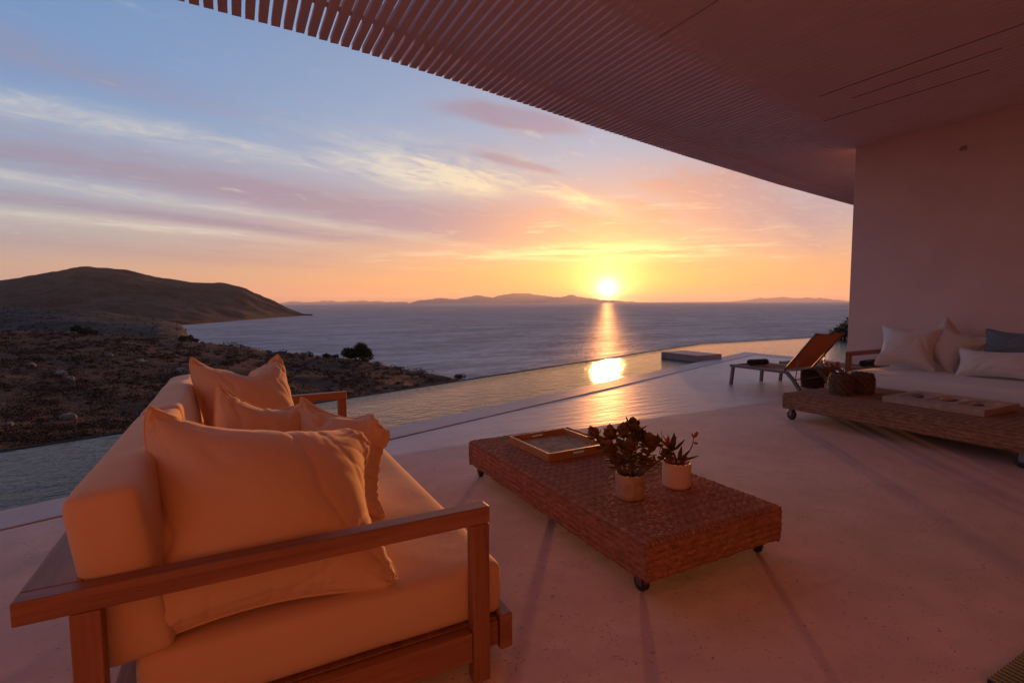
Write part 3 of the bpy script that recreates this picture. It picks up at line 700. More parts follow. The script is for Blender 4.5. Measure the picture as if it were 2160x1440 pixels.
#PART2
# ---- low woven tables on castors
def tint(o, vals):
    a = o.data.color_attributes.new('tint', 'FLOAT_COLOR', 'POINT'); v4 = np.ones((len(vals), 4), np.float32); v4[:, :3] = vals[:, None]; a.data.foreach_set('color', v4.ravel())
def weave_table(name, loc, L, W, z0, z1, mat):
    """local x across (W), y along (L); braided rows along y on top, plaited fibre on the sides."""
    t = empty(name, loc)
    hx, hy = W / 2, L / 2; rp = .027; sp = .036
    cols = []
    def top(nu, nv):
        x = np.linspace(-hx, hx, nu); y = np.linspace(-hy, hy, nv); XX, YY = np.meshgrid(x, y, indexing='ij')
        r_ = np.floor(XX / rp); fx = XX / rp - r_ - .5
        ph = YY / sp + (r_ % 2) * .5
        fy = ph - np.floor(ph) - .5; sk = fx * .9 + fy * .6
        hgt = .017 * np.sqrt(np.clip(1 - (fx * 1.9) ** 2, 0, 1)) * (.40 + .55 * np.sqrt(np.clip(1 - (1.7 * (fy + .35 * fx)) ** 2, 0, 1)))
        e = np.minimum(hx - np.abs(XX), hy - np.abs(YY)); drop = np.clip(1 - e / .03, 0, 1) ** 2 * .014
        cols.append((.82 + .16 * vnoise(r_ * 1.0, np.floor(ph) * 1.0, 31) + .24 * ((r_ + np.floor(ph)) % 2)).ravel())
        return np.stack([XX * (1 + .006 / hx), YY * (1 + .006 / hy), z1 - .012 + hgt * (.8 + .3 * vnoise(r_ * 1.0, np.floor(ph) * 1.0, 5)) - drop + .001 * fbm(XX * 4, YY * 4, 2, 2)], -1)
    nu, nv = int(W / .0030), int(L / .0050)
    V = top(nu, nv); o = np_mesh('woven_top', V.reshape(-1, 3), grid_faces(nu, nv), mat, t); tint(o, cols.pop())
    def side(length, n_out, org, du):
        nu_, nv_ = int(length / .0062), 40
        u = np.linspace(-.007, length + .007, nu_); w = np.linspace(0, z1 - z0 - .016, nv_); UU, WW = np.meshgrid(u, w, indexing='ij')
        rw = .0175; r_ = np.floor(WW / rw); fw_ = WW / rw - r_ - .5
        ph = UU / .042 + (r_ % 2) * .5 + .2 * vnoise(r_, UU * 4, 7); fu = ph - np.floor(ph) - .5
        hgt = .013 * np.sqrt(np.clip(1 - (fw_ * 1.8) ** 2, 0, 1)) * np.sqrt(np.clip(1 - (1.6 * (fu + .5 * fw_)) ** 2, 0, 1)) * (.5 + .9 * vnoise(r_, np.floor(ph), 9))
        k = UU * 0; bul = .004 * fbm(UU * 5, WW * 9, 3, 4)
        eb = np.clip(1 - WW / .03, 0, 1) ** 2 * .012
        off = hgt + bul - .006 - eb
        Pn = np.array(org)[None, None] + UU[..., None] * np.array(du) + off[..., None] * np.array(n_out)
        Pn[..., 2] = z0 + WW
        cols.append((.74 + .32 * vnoise(r_ + 40, np.floor(ph) * 1.0, 33) + .2 * (r_ % 2)).ravel())
        return Pn, nu_, nv_
    Vs = []; Fs = []; off = 0
    for ln, no, og, du in ((L, (-1, 0, 0), (-hx, hy, 0), (0, -1, 0)), (L, (1, 0, 0), (hx, -hy, 0), (0, 1, 0)), (W, (0, -1, 0), (-hx, -hy, 0), (1, 0, 0)), (W, (0, 1, 0), (hx, hy, 0), (-1, 0, 0))):
        Pn, a, b = side(ln, no, og, du); Vs.append(Pn.reshape(-1, 3)); Fs.append(grid_faces(a, b, off)); off += a * b
    tint(np_mesh('woven_side', np.concatenate(Vs), np.concatenate(Fs), mat, t), np.concatenate(cols))
    MB().box((-hx + .012, -hy + .012, z0 + .004), (hx - .012, hy - .012, z1 - .022)).build('core_board', M['dark_slot'], t)
    for sx in (-1, 1):
        for sy in (-1, 1):
            cx, cyy = sx * (hx - .065), sy * (hy - .085); a = random.uniform(-.5, .5); rw = z0 * .47
            ca_ = MB().box((-.035, -.035, z0 - .008), (.035, .035, z0 + .002)).build('castor', M['grey_metal'], t, bevel=.002); ca_.location = (cx, cyy, 0); ca_.rotation_euler = (0, 0, a)
            wh = MB(); prof = [(rw * .25, -.017), (rw * .8, -.019), (rw * .97, -.015), (rw, -.006), (rw, .006), (rw * .97, .015), (rw * .8, .019), (rw * .25, .017)]
            wh.lathe(prof, 24); wh.v = [(z_ , x_ + .018, y_ + rw) for x_, y_, z_ in wh.v]; wh.build('wheel', M['black_rubber'], ca_, smooth=True)
            fk = MB()
            for q in (-1, 1): fk.box((q * .026 - .002, -.008, rw * .8), (q * .026 + .002, .034, z0 - .0085))
            fk.tube([(-.03, .018, rw), (.03, .018, rw)], .006, 8); fk.build('fork', M['grey_metal'], ca_, bevel=.001)
    return t
T1 = weave_table('woven_table', (2.185, 2.905, 0), 2.14, .99, .092, .30, M['seagrass']); tag(T1, 'low dark woven table on castors holding the potted succulents', 'table')
T2 = weave_table('woven_table', (6.40, 2.90, 0), 2.30, 1.00, .138, .328, M['seagrass_pale']); tag(T2, 'low woven table on castors in front of the white sofa', 'table')

# ---- wooden tray with cut-out handles on the first table
M['tray_wood'] = wood('bamboo', (.34, .15, .06), (.48, .24, .10), (.58, .32, .15), (3, 30, 30), .42)
M['tray_floor'] = simple('pale_tray_inlay', (.40, .29, .17), (.58, .43, .27), 14, .9, 0, None, .08)
def tray(name, loc, rz, w, l, h, t, mat, floor):
    r_ = empty(name, loc, rz)
    MB().box((-w / 2 + t, -l / 2 + t, .004), (w / 2 - t, l / 2 - t, .014)).build('base', floor, r_)
    for sx in (-1, 1):
        lo = sx * w / 2 - (t if sx > 0 else 0); MB().box((lo, -l / 2, 0), (lo + t, l / 2, h)).build('side', mat, r_, bevel=.002)
    for sy in (-1, 1):                                       # ends with a slot handle
        lo = sy * l / 2 - (t if sy > 0 else 0); mb = MB(); sw = .055; z_a, z_b = h * .52, h * .76
        a, b = -w / 2 + t + .0005, w / 2 - t - .0005
        for q0, q1, z_0, z_1 in ((a, -sw, 0, h), (sw, b, 0, h), (-sw, sw, 0, z_a), (-sw, sw, z_b, h)): mb.box((q0, lo + .0005, z_0), (q1, lo + t - .0005, z_1 - .0008))
        mb.build('end_panel', mat, r_)
    return r_
tr1 = tray('wooden_tray', (2.205, 3.43, .3025), R(1.5), .545, .59, .062, .016, M['tray_wood'], M['tray_floor']); tag(tr1, 'square wooden tray with slot handles on the dark woven table', 'tray')
M['pale_wood'] = wood('limed_wood', (.36, .25, .19), (.50, .37, .29), (.58, .45, .36), (4, 22, 22), .6)
tr2 = empty('board_tray', (6.69, 2.70, .3305), R(-1)); tag(tr2, 'long pale carved wooden board with shallow hollows on the second table', 'tray')
nu, nv = 50, 80; XX, YY = np.meshgrid(np.linspace(-.37, .37, nu), np.linspace(-.45, .45, nv), indexing='ij'); ZZ = np.full_like(XX, .062)
for cx_, cy_ in ((0, -.26), (0, 0.02), (0, .28)): ZZ -= .016 * np.clip(1 - ((XX - cx_) / .24) ** 4 - ((YY - cy_) / .105) ** 4, 0, 1) ** .5
np_mesh('top', np.stack([XX, YY, ZZ], -1).reshape(-1, 3), grid_faces(nu, nv), M['pale_wood'], tr2)
MB().box((-.372, -.452, 0), (.372, .452, .030)).build('base', M['pale_wood'], tr2, bevel=.002)
mb = MB()
for lo, hi in (((-.3715, -.4515, .0305), (-.3695, .4515, .0615)), ((.3695, -.4515, .0305), (.3715, .4515, .0615)), ((-.3690, -.4515, .0305), (.3690, -.4495, .0613)), ((-.3690, .4495, .0305), (.3690, .4515, .0613))): mb.box(lo, hi)
mb.build('rim', M['pale_wood'], tr2)
M['shell'] = simple('amber_shell', (.45, .16, .05), (.6, .27, .1), 30, .35)
for i, (ax, ay, r_) in enumerate(((.03, .30, .045), (-.06, .24, .035), (.02, .02, .05), (.07, -.03, .03), (-.03, -.26, .04))):
    mb = MB(); mb.lathe([(0, 0), (r_ * .8, r_ * .05), (r_, r_ * .25), (r_ * .7, r_ * .5), (0, r_ * .62)], 14)
    o = mb.build('pebble', M['shell'] if i == 2 else M['stone'], None, smooth=True); o.location = (6.69 + ax, 2.70 + ay, .3305 + .0465 + (.002 if abs(ay) < 1 else 0)); o.scale = (1, 1.3, 1)
    tag(o, ('larger pale pebble at the far end of the carved board', 'smaller pale pebble beside the larger one at the far end of the board', 'amber coloured pebble in the middle hollow of the carved board', 'tiny pale pebble next to the amber one', 'pale pebble in the near hollow of the carved board')[i], 'pebble', 'pebbles on the board')

# ---- potted succulents
M['pot_grey'] = simple('glazed_stone_pot', (.38, .25, .165), (.50, .34, .235), 22, .8, .003, 60)
M['pot_white'] = simple('white_ceramic', (.68, .47, .36), (.73, .52, .40), 4, .55)
M['soil'] = simple('potting_soil', (.03, .02, .015), (.06, .04, .03), 30, .95, .01, 60)
M['jade'] = leafm('jade_leaf', (.12, .11, .045), (.30, .15, .07), .32); M['jade_red'] = leafm('reddish_leaf', (.40, .12, .06), (.55, .20, .09), .35)
M['stem'] = simple('woody_stem', (.10, .06, .04), (.16, .10, .065), 20, .8, .002, 60)
def leaf_mesh(name, l, w, th, mat, pointed=False):
    """fleshy oval leaf lying along +x."""
    mb = MB(); n, m_ = 7, 8
    rows = []
    for i in range(n + 1):
        t_ = i / n; ww = w / 2 * (math.sin(math.pi * t_ ** (.75 if pointed else 1.25)) ** (.9 if pointed else .65) + .04); hh = th / 2 * (math.sin(math.pi * min(.98, t_ * .94 + .03)) ** .6)
        rows.append([(t_ * l, ww * math.cos(2 * math.pi * k / m_), hh * math.sin(2 * math.pi * k / m_) + .12 * l * t_ * t_ ) for k in range(m_)])
    vs = [v for r_ in rows for v in r_]; fs = []
    for i in range(n):
        for k in range(m_): fs.append((i * m_ + k, i * m_ + (k + 1) % m_, (i + 1) * m_ + (k + 1) % m_, (i + 1) * m_ + k))
    fs += [tuple(range(m_ - 1, -1, -1)), tuple(n * m_ + k for k in range(m_))]
    mb.add(vs, fs); me = bpy.data.meshes.new(name); me.from_pydata(mb.v, [], mb.f); me.update(); me.materials.append(mat)
    for p in me.polygons: p.use_smooth = True
    return me
LF = leaf_mesh('jade_leaf', .060, .046, .009, M['jade']); LR = leaf_mesh('jade_leaf_red', .050, .038, .007, M['jade_red']); LP = leaf_mesh('pointed_leaf', .10, .036, .008, M['jade_red'], True); LD = leaf_mesh('pointed_leaf_dark', .10, .036, .008, M['jade'], True)
def leaf(par, me, pos, d, roll=0.0, sc=1.0):
    o = link(bpy.data.objects.new('leaf', me), par); q = Vector(d).normalized().to_track_quat('X', 'Z')
    o.location = pos; o.rotation_mode = 'QUATERNION'; o.rotation_quaternion = q @ Euler((roll, 0, 0)).to_quaternion(); o.scale = (sc,) * 3; return o
rl = random.Random(11)
def rosette(par, me, pos, up_, n=9, sc=1.0, flat=.5):
    up_ = Vector(up_).normalized(); a = up_.orthogonal().normalized(); b = up_.cross(a)
    for i in range(n):
        t_ = i / n; an = i * 2.39996; tilt = flat + (1 - flat) * (1 - t_) * .9 if False else math.radians(78 - 66 * t_)
        d = (a * math.cos(an) + b * math.sin(an)) * math.sin(tilt) + up_ * math.cos(tilt)
        leaf(par, me, Vector(pos) + up_ * (.012 * t_ * 2.2) + d * .004, d, rl.uniform(-.3, .3), sc * rl.uniform(.8, 1.1))
p1 = empty('jade_plant', (2.005, 2.325, .303)); tag(p1, 'bushy jade plant with round dark leaves in a ribbed grey pot', 'plant')
mb = MB(); n = 48; prof = [(.062, 0), (.076, .004), (.080, .02), (.0845, .14), (.0835, .150), (.0785, .150), (.077, .120)]
for i, (r_, z_) in enumerate(prof):
    for k in range(n): mb.v.append((r_ * (1 + (.030 if 1 < i < 4 else 0) * math.cos(k / n * 2 * math.pi * 12)) * math.cos(2 * math.pi * k / n), r_ * (1 + (.030 if 1 < i < 4 else 0) * math.cos(k / n * 2 * math.pi * 12)) * math.sin(2 * math.pi * k / n), z_))
for i in range(len(prof) - 1):
    for k in range(n): mb.f.append((i * n + k, i * n + (k + 1) % n, (i + 1) * n + (k + 1) % n, (i + 1) * n + k))
mb.f.append(tuple(range(n - 1, -1, -1))); mb.build('pot', M['pot_grey'], p1, smooth=True)
MB().lathe([(.0765, .118), (.05, .122), (0, .125)], 24).build('soil', M['soil'], p1, smooth=True)
cr = rt0; cf = fw0                                                   # across / away from the viewer, for the plant's leaning branches
br = [((-.035, .01), (-.085, .03, .235), (-.10, .33), 1.15), ((-.03, -.01), (-.05, -.02, .25), (-.045, .36), 1.2), ((-.02, .02), (-.145, .05, .27), (-.19, .335), 1.0), ((.0, 0), (-.005, 0, .24), (.012, .385), 1.35),
      ((.015, .015), (.02, .03, .22), (.055, .32), 1.1), ((.03, -.01), (.085, -.015, .20), (.10, .30), 1.15), ((.035, .01), (.10, .04, .22), (.155, .29), 1.0), ((.0, -.03), (-.02, -.05, .23), (-.02, .29), 1.1), ((-.045, 0), (-.10, -.02, .22), (-.135, .285), 1.0), ((.04, 0), (.12, -.03, .21), (.185, .25), .8)]
for (bx_, by_), (mx_, my_, mz_), (tx_, tz_), sc_ in br:
    B0 = cr * bx_ + cf * by_ + up0 * .12; B1 = cr * mx_ + cf * my_ + up0 * mz_; B2 = cr * tx_ + cf * (my_ * 1.4) + up0 * tz_
    pts = [B0.lerp(B1, t_).lerp(B1.lerp(B2, t_), t_) for t_ in np.linspace(0, 1, 7)]
    MB().tube(pts, [.010, .009, .008, .007, .006, .005, .004], 7).build('stem', M['stem'], p1, smooth=True)
    dd = (B2 - B1).normalized() + up0 * .4
    rosette(p1, LF, B2, dd, 10, sc_ * 1.0)
    for t_ in (2, 3, 4, 5):
        an = rl.uniform(0, 6.28); a_ = dd.orthogonal().normalized(); b_ = dd.cross(a_)
        for q in (0, math.pi): leaf(p1, LF, pts[t_], (a_ * math.cos(an + q) + b_ * math.sin(an + q)) + dd.normalized() * .5, rl.uniform(-.4, .4), sc_ * rl.uniform(.75, 1.0))
p2 = empty('trailing_succulent', (2.385, 2.335, .303)); tag(p2, 'sprawling reddish succulent with long stalks in a smooth white pot', 'plant')
MB().lathe([(.070, 0), (.080, .004), (.0845, .02), (.0875, .150), (.0865, .157), (.0815, .157), (.080, .128)], 40).build('pot', M['pot_white'], p2, smooth=True)
MB().lathe([(.0795, .126), (.05, .130), (0, .134)], 24).build('soil', M['soil'], p2, smooth=True)
def stalk(pts, r0, r1, par=p2, m_='stem'):
    P_ = [cr * a_ + cf * b_ + up0 * c_ for a_, b_, c_ in pts]; out = []
    for i in range(len(P_) - 1):
        for t_ in np.linspace(0, 1, 5)[:-1 if i < len(P_) - 2 else None]: out.append(P_[i].lerp(P_[i + 1], t_))
    MB().tube(out, list(np.linspace(r0, r1, len(out))), 6).build('stalk', M[m_], par, smooth=True); return out
a_ = stalk([(-.03, 0, .13), (-.045, 0, .19), (-.09, .01, .245), (-.15, .02, .275), (-.20, .02, .29)], .006, .0025)
for i, (k_, d_, l_, s_) in enumerate(((-1, (-.6, .1, .9), LR, 1.25), (-1, (.6, 0, .8), LR, .8), (-4, (.1, 0, 1), LR, .95), (-6, (.2, .1, 1), LR, .9), (-8, (-.4, -.2, .4), LR, .9), (-5, (0, -.3, -.6), LR, .7))):
    leaf(p2, l_, a_[k_], cr * d_[0] + cf * d_[1] + up0 * d_[2], rl.uniform(-.5, .5), s_)
stalk([(-.04, .02, .13), (-.10, .03, .20), (-.085, .03, .30), (-.09, .03, .345)], .003, .0015); stalk([(-.035, -.01, .13), (-.075, 0, .16), (-.10, 0, .20)], .0035, .003)
b_ = stalk([(.02, 0, .13), (.05, 0, .20), (.085, .01, .225), (.10, .01, .26), (.105, .01, .30)], .006, .0025)
for k_, d_, l_, s_ in ((-1, (.5, 0, .7), LR, 1.0), (-1, (-.4, .1, 1), LR, .7), (-4, (.7, .1, -.1), LR, .7)): leaf(p2, l_, b_[k_], cr * d_[0] + cf * d_[1] + up0 * d_[2], rl.uniform(-.5, .5), s_)
c_ = stalk([(.0, 0, .13), (-.005, 0, .17), (-.02, .01, .215)], .009, .006)
rosette(p2, LD, c_[-1], cr * -.25 + up0, 8, .95); rosette(p2, LP, Vector(c_[-1]) + up0 * .015 + cr * -.02, cr * -.4 + up0, 6, .8)
for d_, s_, me_ in (((.9, -.1, .12), 1.25, LD), ((.75, .1, .45), 1.0, LD), ((-.7, .2, .3), 1.1, LD), ((.2, -.6, .3), .9, LD), ((-.4, -.6, .25), .9, LP), ((.35, .2, .9), .9, LD)): leaf(p2, me_, cr * .01 + up0 * .165, cr * d_[0] + cf * d_[1] + up0 * d_[2], 0, s_)
rosette(p2, LR, cr * -.045 + cf * -.02 + up0 * .145, cr * -.4 + up0 * 1, 8, .8); rosette(p2, LR, cr * .03 + cf * -.03 + up0 * .145, cr * .3 + up0, 7, .7)

# ---- knotted rope lanterns on the second table
M['rope'] = seagrass('knotted_rope', (.09, .055, .035), (.17, .11, .07), (.26, .175, .12))
for i, (x_, y_, h_) in enumerate(((6.36, 3.63, .255), (6.66, 3.56, .25))):
    v_ = empty('rope_lantern', (x_, y_, .330)); tag(v_, ('ribbed rope lantern on the second table, nearer the pool', 'ribbed rope lantern on the second table, partly hidden behind its twin')[i], 'lantern', 'rope lanterns')
    nr = 11
    for k in range(nr):
        rr_ = .128 * (1 - .20 * abs((k - (nr - 1) / 2) / ((nr - 1) / 2)) ** 3); mb = MB(); n = 44
        mb.tube([(math.cos(2 * math.pi * q / n) * (rr_ + .005 * math.sin(q * 2 * math.pi * 11 / n + k * 1.9)), math.sin(2 * math.pi * q / n) * (rr_ + .005 * math.sin(q * 2 * math.pi * 11 / n + k * 1.9)), .011 + k * (h_ - .022) / (nr - 1) + .004 * math.cos(q * 2 * math.pi * 11 / n + k * 1.9)) for q in range(n)], .0125, 8, closed=True)
        mb.build('rope_ring', M['rope'], v_, smooth=True)
    MB().lathe([(.06, .002), (.086, .004), (.112, h_ * .5), (.092, h_ - .006), (.084, h_ - .006), (.10, h_ * .5), (.075, .012), (0, .012)], 28).build('inner_glass', M['soil'], v_, smooth=True)

# ---- loungers
def lounger(loc, label, rz=0.0, flat=False):
    """local y: foot end at +y, head towards -y; x across."""
    t = empty('sun_lounger', loc, rz); tag(t, label, 'sun lounger', 'sun loungers by the pool'); w = .39; zs = .355
    for sx in (-1, 1):
        MB().box((sx * w - .018, -.48, zs - .045), (sx * w + .018, .56, zs)).build('side_rail', M['lounger_frame'], t, bevel=.004)
        MB().tube([(sx * w, .50, zs - .046), (sx * (w + .01), .53, 0)], .033, 4).build('leg', M['lounger_frame'], t, bevel=.003)
        MB().tube([(sx * w, -.50, zs - .02), (sx * (w + .005), -.62, zs - .13), (sx * (w + .01), -.80, 0)], .032, 4).build('leg', M['lounger_frame'], t, bevel=.003)
        bf = MB().tube([(sx * (w - .03), -.44, zs + .002), (sx * (w - .03), -1.20, zs + .03) if flat else (sx * (w - .03), -.93, .955)], .015, 6).build('back_frame_tube', M['lounger_frame'], t, smooth=True)
        if not flat: MB().tube([(sx * (w - .05), -.66, zs + .27), (sx * (w - .05), -.62, zs - .13)], .007, 6).build('prop', M['grey_metal'], t, smooth=True)
    MB().box((-w + .018, .525, zs - .042), (w - .018, .56, zs - .004)).build('foot_rail', M['lounger_frame'], t, bevel=.004)
    MB().tube([(-w, -.62, zs - .13), (w, -.62, zs - .13)], .010, 6).build('prop_bar', M['grey_metal'], t, smooth=True)
    def sheet(nm, f, thick=.004):
        nu_, nv_ = 10, 20; V_ = []
        for s_ in (0, 1):
            for i in range(nu_ + 1):
                for j in range(nv_ + 1): V_.append(f(i / nu_ * 2 - 1, j / nv_, s_ * thick))
        q = (nu_ + 1) * (nv_ + 1); f0 = grid_faces(nu_ + 1, nv_ + 1); f1 = grid_faces(nu_ + 1, nv_ + 1, q)
        rim = []
        lp = [(i, 0) for i in range(nu_ + 1)] + [(nu_, j) for j in range(1, nv_ + 1)] + [(i, nv_) for i in range(nu_ - 1, -1, -1)] + [(0, j) for j in range(nv_ - 1, 0, -1)]
        ids = [a_ * (nv_ + 1) + b_ for a_, b_ in lp]
        for i in range(len(ids)): rim.append((ids[i], ids[(i + 1) % len(ids)], ids[(i + 1) % len(ids)] + q, ids[i] + q))
        return np_mesh(nm, np.array(V_), np.concatenate([f0[:, ::-1], f1, np.array(rim)]), M['sling'], t)
    sheet('sling_seat', lambda u, v_, s_: (u * (w - .016), -.46 + v_ * 1.0, zs - .006 - .020 * (1 - u * u) + s_))
    def bk(u, v_, s_):
        sag = .035 * (1 - u * u) * math.sin(math.pi * v_) ; top = -.022 * (1 - u * u) * v_ ** 6
        if flat: return (u * (w - .022), -.43 - .77 * v_, zs - .004 + .03 * v_ - .015 * (1 - u * u) + s_)
        return (u * (w - .022), -.43 - .50 * v_ - sag * .77 - s_ * .8, zs + .015 + (.60 + top) * v_ - sag * .6 + s_ * .6)
    sheet('sling_back', bk)
    return t
lounger((8.02, 5.70, -.003), 'taupe sun lounger with its glowing back raised, nearest the terrace'); lounger((9.16, 5.56, -.003), 'flat sun lounger behind the nearer one, mostly hidden', flat=True)
def towel(loc, rz, label):
    mb = MB(); pts = []; n = 60
    for i in range(n): a = i / n * 5.2 * 2 * math.pi; r_ = .014 + .042 * i / n; pts.append((r_ * math.cos(a), r_ * math.sin(a)))
    L_ = .36; segs = 10; V_ = []
    for j in range(segs + 1):
        xx = -L_ / 2 + L_ * j / segs; k_ = 1 + .05 * math.sin(j * 1.7)
        for (py, pz) in pts: V_.append((xx + .004 * math.sin(py * 90), py * k_ * 1.15, pz * k_ + .060))
    o = np_mesh('rolled_towel', np.array(V_), grid_faces(segs + 1, n), M['dark_fabric']); so = o.modifiers.new('thick', 'SOLIDIFY'); so.thickness = .005
    o.location = loc; o.rotation_euler = (0, 0, rz); tag(o, label, 'towel', 'rolled towels')
towel((7.95, 5.95, .340), R(-8), 'dark rolled towel on the foot of the nearest lounger'); towel((9.10, 5.85, .340), R(-6), 'dark rolled towel on the foot of the lounger behind'); towel((9.16, 4.80, .372), R(4), 'dark roll at the head of the flat lounger behind')

# ---- ribbed basket and a small wire stand of dry stems beside the loungers
bk_ = empty('ribbed_basket', (8.66, 5.34, -.003)); tag(bk_, 'dark ribbed round basket behind the lounger back', 'basket')
M['basket'] = seagrass('dark_basket', (.05, .034, .026), (.085, .06, .045), (.13, .09, .07))
for k in range(10):
    mb = MB(); r_ = .235 + .012 * math.sin(k * .35); mb.tube([(math.cos(2 * math.pi * q / 40) * r_, math.sin(2 * math.pi * q / 40) * r_, .018 + k * .033) for q in range(40)], .0185, 8, closed=True); mb.build('coil', M['basket'], bk_, smooth=True)
MB().lathe([(.21, .003), (.218, .01), (.228, .17), (.222, .32), (.20, .30), (0, .30)], 32).build('lining', M['soil'], bk_, smooth=True)
ds = empty('dry_stems', (8.05, 4.72, 0)); tag(ds, 'small pot of dry reddish stems at the end of the white sofa', 'plant')
MB().lathe([(.07, 0), (.10, .01), (.11, .16), (.105, .18), (.095, .18), (.09, .15), (0, .15)], 24).build('pot', M['pot_grey'], ds, smooth=True)
for k in range(26):
    a = rl.uniform(0, 6.28); l_ = rl.uniform(.22, .40); rad = rl.uniform(.05, .20)
    pts = [(0, 0, .14), (math.cos(a) * rad * .35, math.sin(a) * rad * .35, .14 + l_ * .55), (math.cos(a) * rad, math.sin(a) * rad, .14 + l_)]
    MB().tube(pts, [.003, .0025, .0015], 5).build('stem', M['stem'], ds, smooth=True)
    for t_ in (.45, .62, .8, 1.0):
        b0 = Vector(pts[1]).lerp(Vector(pts[2]), t_); leaf(ds, LR, b0, (math.cos(a + rl.uniform(-2, 2)), math.sin(a + rl.uniform(-2, 2)), rl.uniform(-.2, .8)), rl.uniform(-1, 1), rl.uniform(.55, .95))

# ---- pillows on the white sofa
gP = sim_pillow((0, 0, 0), (0, 1, 0), (0, 0, 1), .62, .60, (), N=28, steps=90, press=.0024, grav=0, chop=.0012, seed=8)
lP = sim_pillow((0, 0, 0), (0, 1, 0), (0, 0, 1), .78, .40, (), N=28, steps=90, press=.0022, grav=0, seed=9)
def place(P, name, mat, loc, rot, label, grp='pillows on the white sofa'):
    Q = P - P.reshape(-1, 3).mean(0); o = pillow_obj(name, Q, mat, root=(0, 0, 0), seed=len(label), amp=.8); o.location = loc; o.rotation_euler = rot; tag(o, label, 'pillow', grp); return o
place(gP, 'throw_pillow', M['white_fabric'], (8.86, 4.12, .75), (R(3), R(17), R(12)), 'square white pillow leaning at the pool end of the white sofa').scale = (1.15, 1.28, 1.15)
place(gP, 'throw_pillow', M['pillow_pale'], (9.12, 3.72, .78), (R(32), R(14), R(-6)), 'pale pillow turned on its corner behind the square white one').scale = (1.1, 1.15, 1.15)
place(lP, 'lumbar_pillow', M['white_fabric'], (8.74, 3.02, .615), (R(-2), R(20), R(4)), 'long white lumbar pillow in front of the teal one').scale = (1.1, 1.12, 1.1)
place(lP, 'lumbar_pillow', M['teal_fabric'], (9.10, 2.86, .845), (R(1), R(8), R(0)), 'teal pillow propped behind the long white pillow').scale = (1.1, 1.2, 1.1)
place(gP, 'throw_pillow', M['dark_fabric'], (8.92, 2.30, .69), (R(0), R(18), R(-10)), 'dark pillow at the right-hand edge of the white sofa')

# ---- ribbed mat in the near corner
mt = empty('ribbed_mat', (3.4, .2, 0)); tag(mt, 'dark ribbed mat in the near right corner of the floor', 'mat')
M['mat'] = simple('dark_mat_fibre', (.018, .013, .012), (.030, .022, .02), 40, .9, .002, 120)
ribs = None
for k in range(44):
    if ribs is None:
        mb = MB(); mb.tube([(0, -.62, 0), (0, .62, 0)], .0135, 8); o = mb.build('rib', M['mat'], mt, smooth=True); ribs = o.data
    else: o = link(bpy.data.objects.new('rib', ribs), mt)
    o.location = (-.93 + k * .026, 0, .0135)

# ================================================================== VEGETATION
def leaf_cloud(cent, rad, n, size, seed, flat=.75, hollow=.35, soft=0.0):
    """n small leaf quads spread through lumpy ellipsoids; cent (k,3), rad (k,)"""
    g = np.random.default_rng(seed); k = g.integers(0, len(cent), n)
    d = g.normal(size=(n, 3)); d /= np.linalg.norm(d, axis=1, keepdims=True); r_ = (hollow + (1 - hollow) * g.random(n)) ** .6
    c = cent[k] + d * (rad[k] * r_)[:, None] * np.array([1, 1, flat])
    a = g.normal(size=(n, 3)); a /= np.linalg.norm(a, axis=1, keepdims=True)
    if soft:                                                    # leaves lie along the clump's own surface
        nn_ = d * np.array([1, 1, 1.3]) + np.array([0, 0, .6]) + g.normal(size=(n, 3)) * (1 - soft); a = np.cross(nn_, a); a /= np.linalg.norm(a, axis=1, keepdims=True) + 1e-9; b = np.cross(nn_, a)
    else: b = np.cross(a, g.normal(size=(n, 3))); b /= np.linalg.norm(b, axis=1, keepdims=True) + 1e-9
    s_ = size * (.6 + .8 * g.random(n))[:, None] if np.isscalar(size) else (size[k] * (.6 + .8 * g.random(n)))[:, None]
    V = np.stack([c - a * s_, c + b * s_ * .5, c + a * s_, c - b * s_ * .5], 1).reshape(-1, 3)
    return V, np.arange(4 * n).reshape(n, 4)
Nd, Nx = NH.shape[:2]
def ground_at(x_px, depth):
    cx_ = np.linspace(-1400, 1100, Nx); j = int(np.argmin(abs(cx_ - x_px))); col = NH[:, j]
    dd = col[:, 0] * fw0.x + col[:, 1] * fw0.y; return float(np.interp(depth, dd, col[:, 2]))
def bush(name, xpx, depth, w, h, label, n=900, lean=0.0, grp=None, trunk=.25, mat='bush', z=None, seed=0, size=None):
    zz = ground_at(xpx, depth) if z is None else z; p = pix(xpx, depth, zz - .05); t = empty(name, p); tag(t, label, 'bush' if 'bush' in name or 'shrub' in name else 'tree', grp)
    g = np.random.default_rng(seed); k = 9
    c = np.stack([g.uniform(-.5, .5, k) * w * .72 + lean * .25 * w, g.uniform(-.35, .35, k) * w * .7, h * (trunk + (1 - trunk) * g.uniform(.22, .72, k))], 1)
    c[:, 2] -= h * .25 * (abs(c[:, 0] - lean * .25 * w) / (w * .5)) ** 2
    rd = g.uniform(.18, .30, k) * min(w, h * 1.6)
    RM = np.array([[rt0.x, fw0.x, 0], [rt0.y, fw0.y, 0], [0, 0, 1]]); c = c @ RM.T
    V, Fq = leaf_cloud(c, rd, n, size or w * .035, seed + 1); np_mesh('crown', V, Fq, M[mat], t, smooth=False)
    tk = MB()
    for i in range(4):
        e = c[i]; tk.tube([(0, 0, -.3), (e[0] * .3 + g.normal() * .03 * w, e[1] * .3, h * trunk * .8), (e[0] * .8, e[1] * .8, e[2] * .9)], [w * .03, w * .024, w * .01], 6)
    tk.build('trunk', M['bark'], t, smooth=True); return t
bush('carob_tree', 757, 77, 4.7, 2.5, 'broad dark rounded tree standing on the shore ridge', 7000, trunk=.03, seed=3, size=.12)
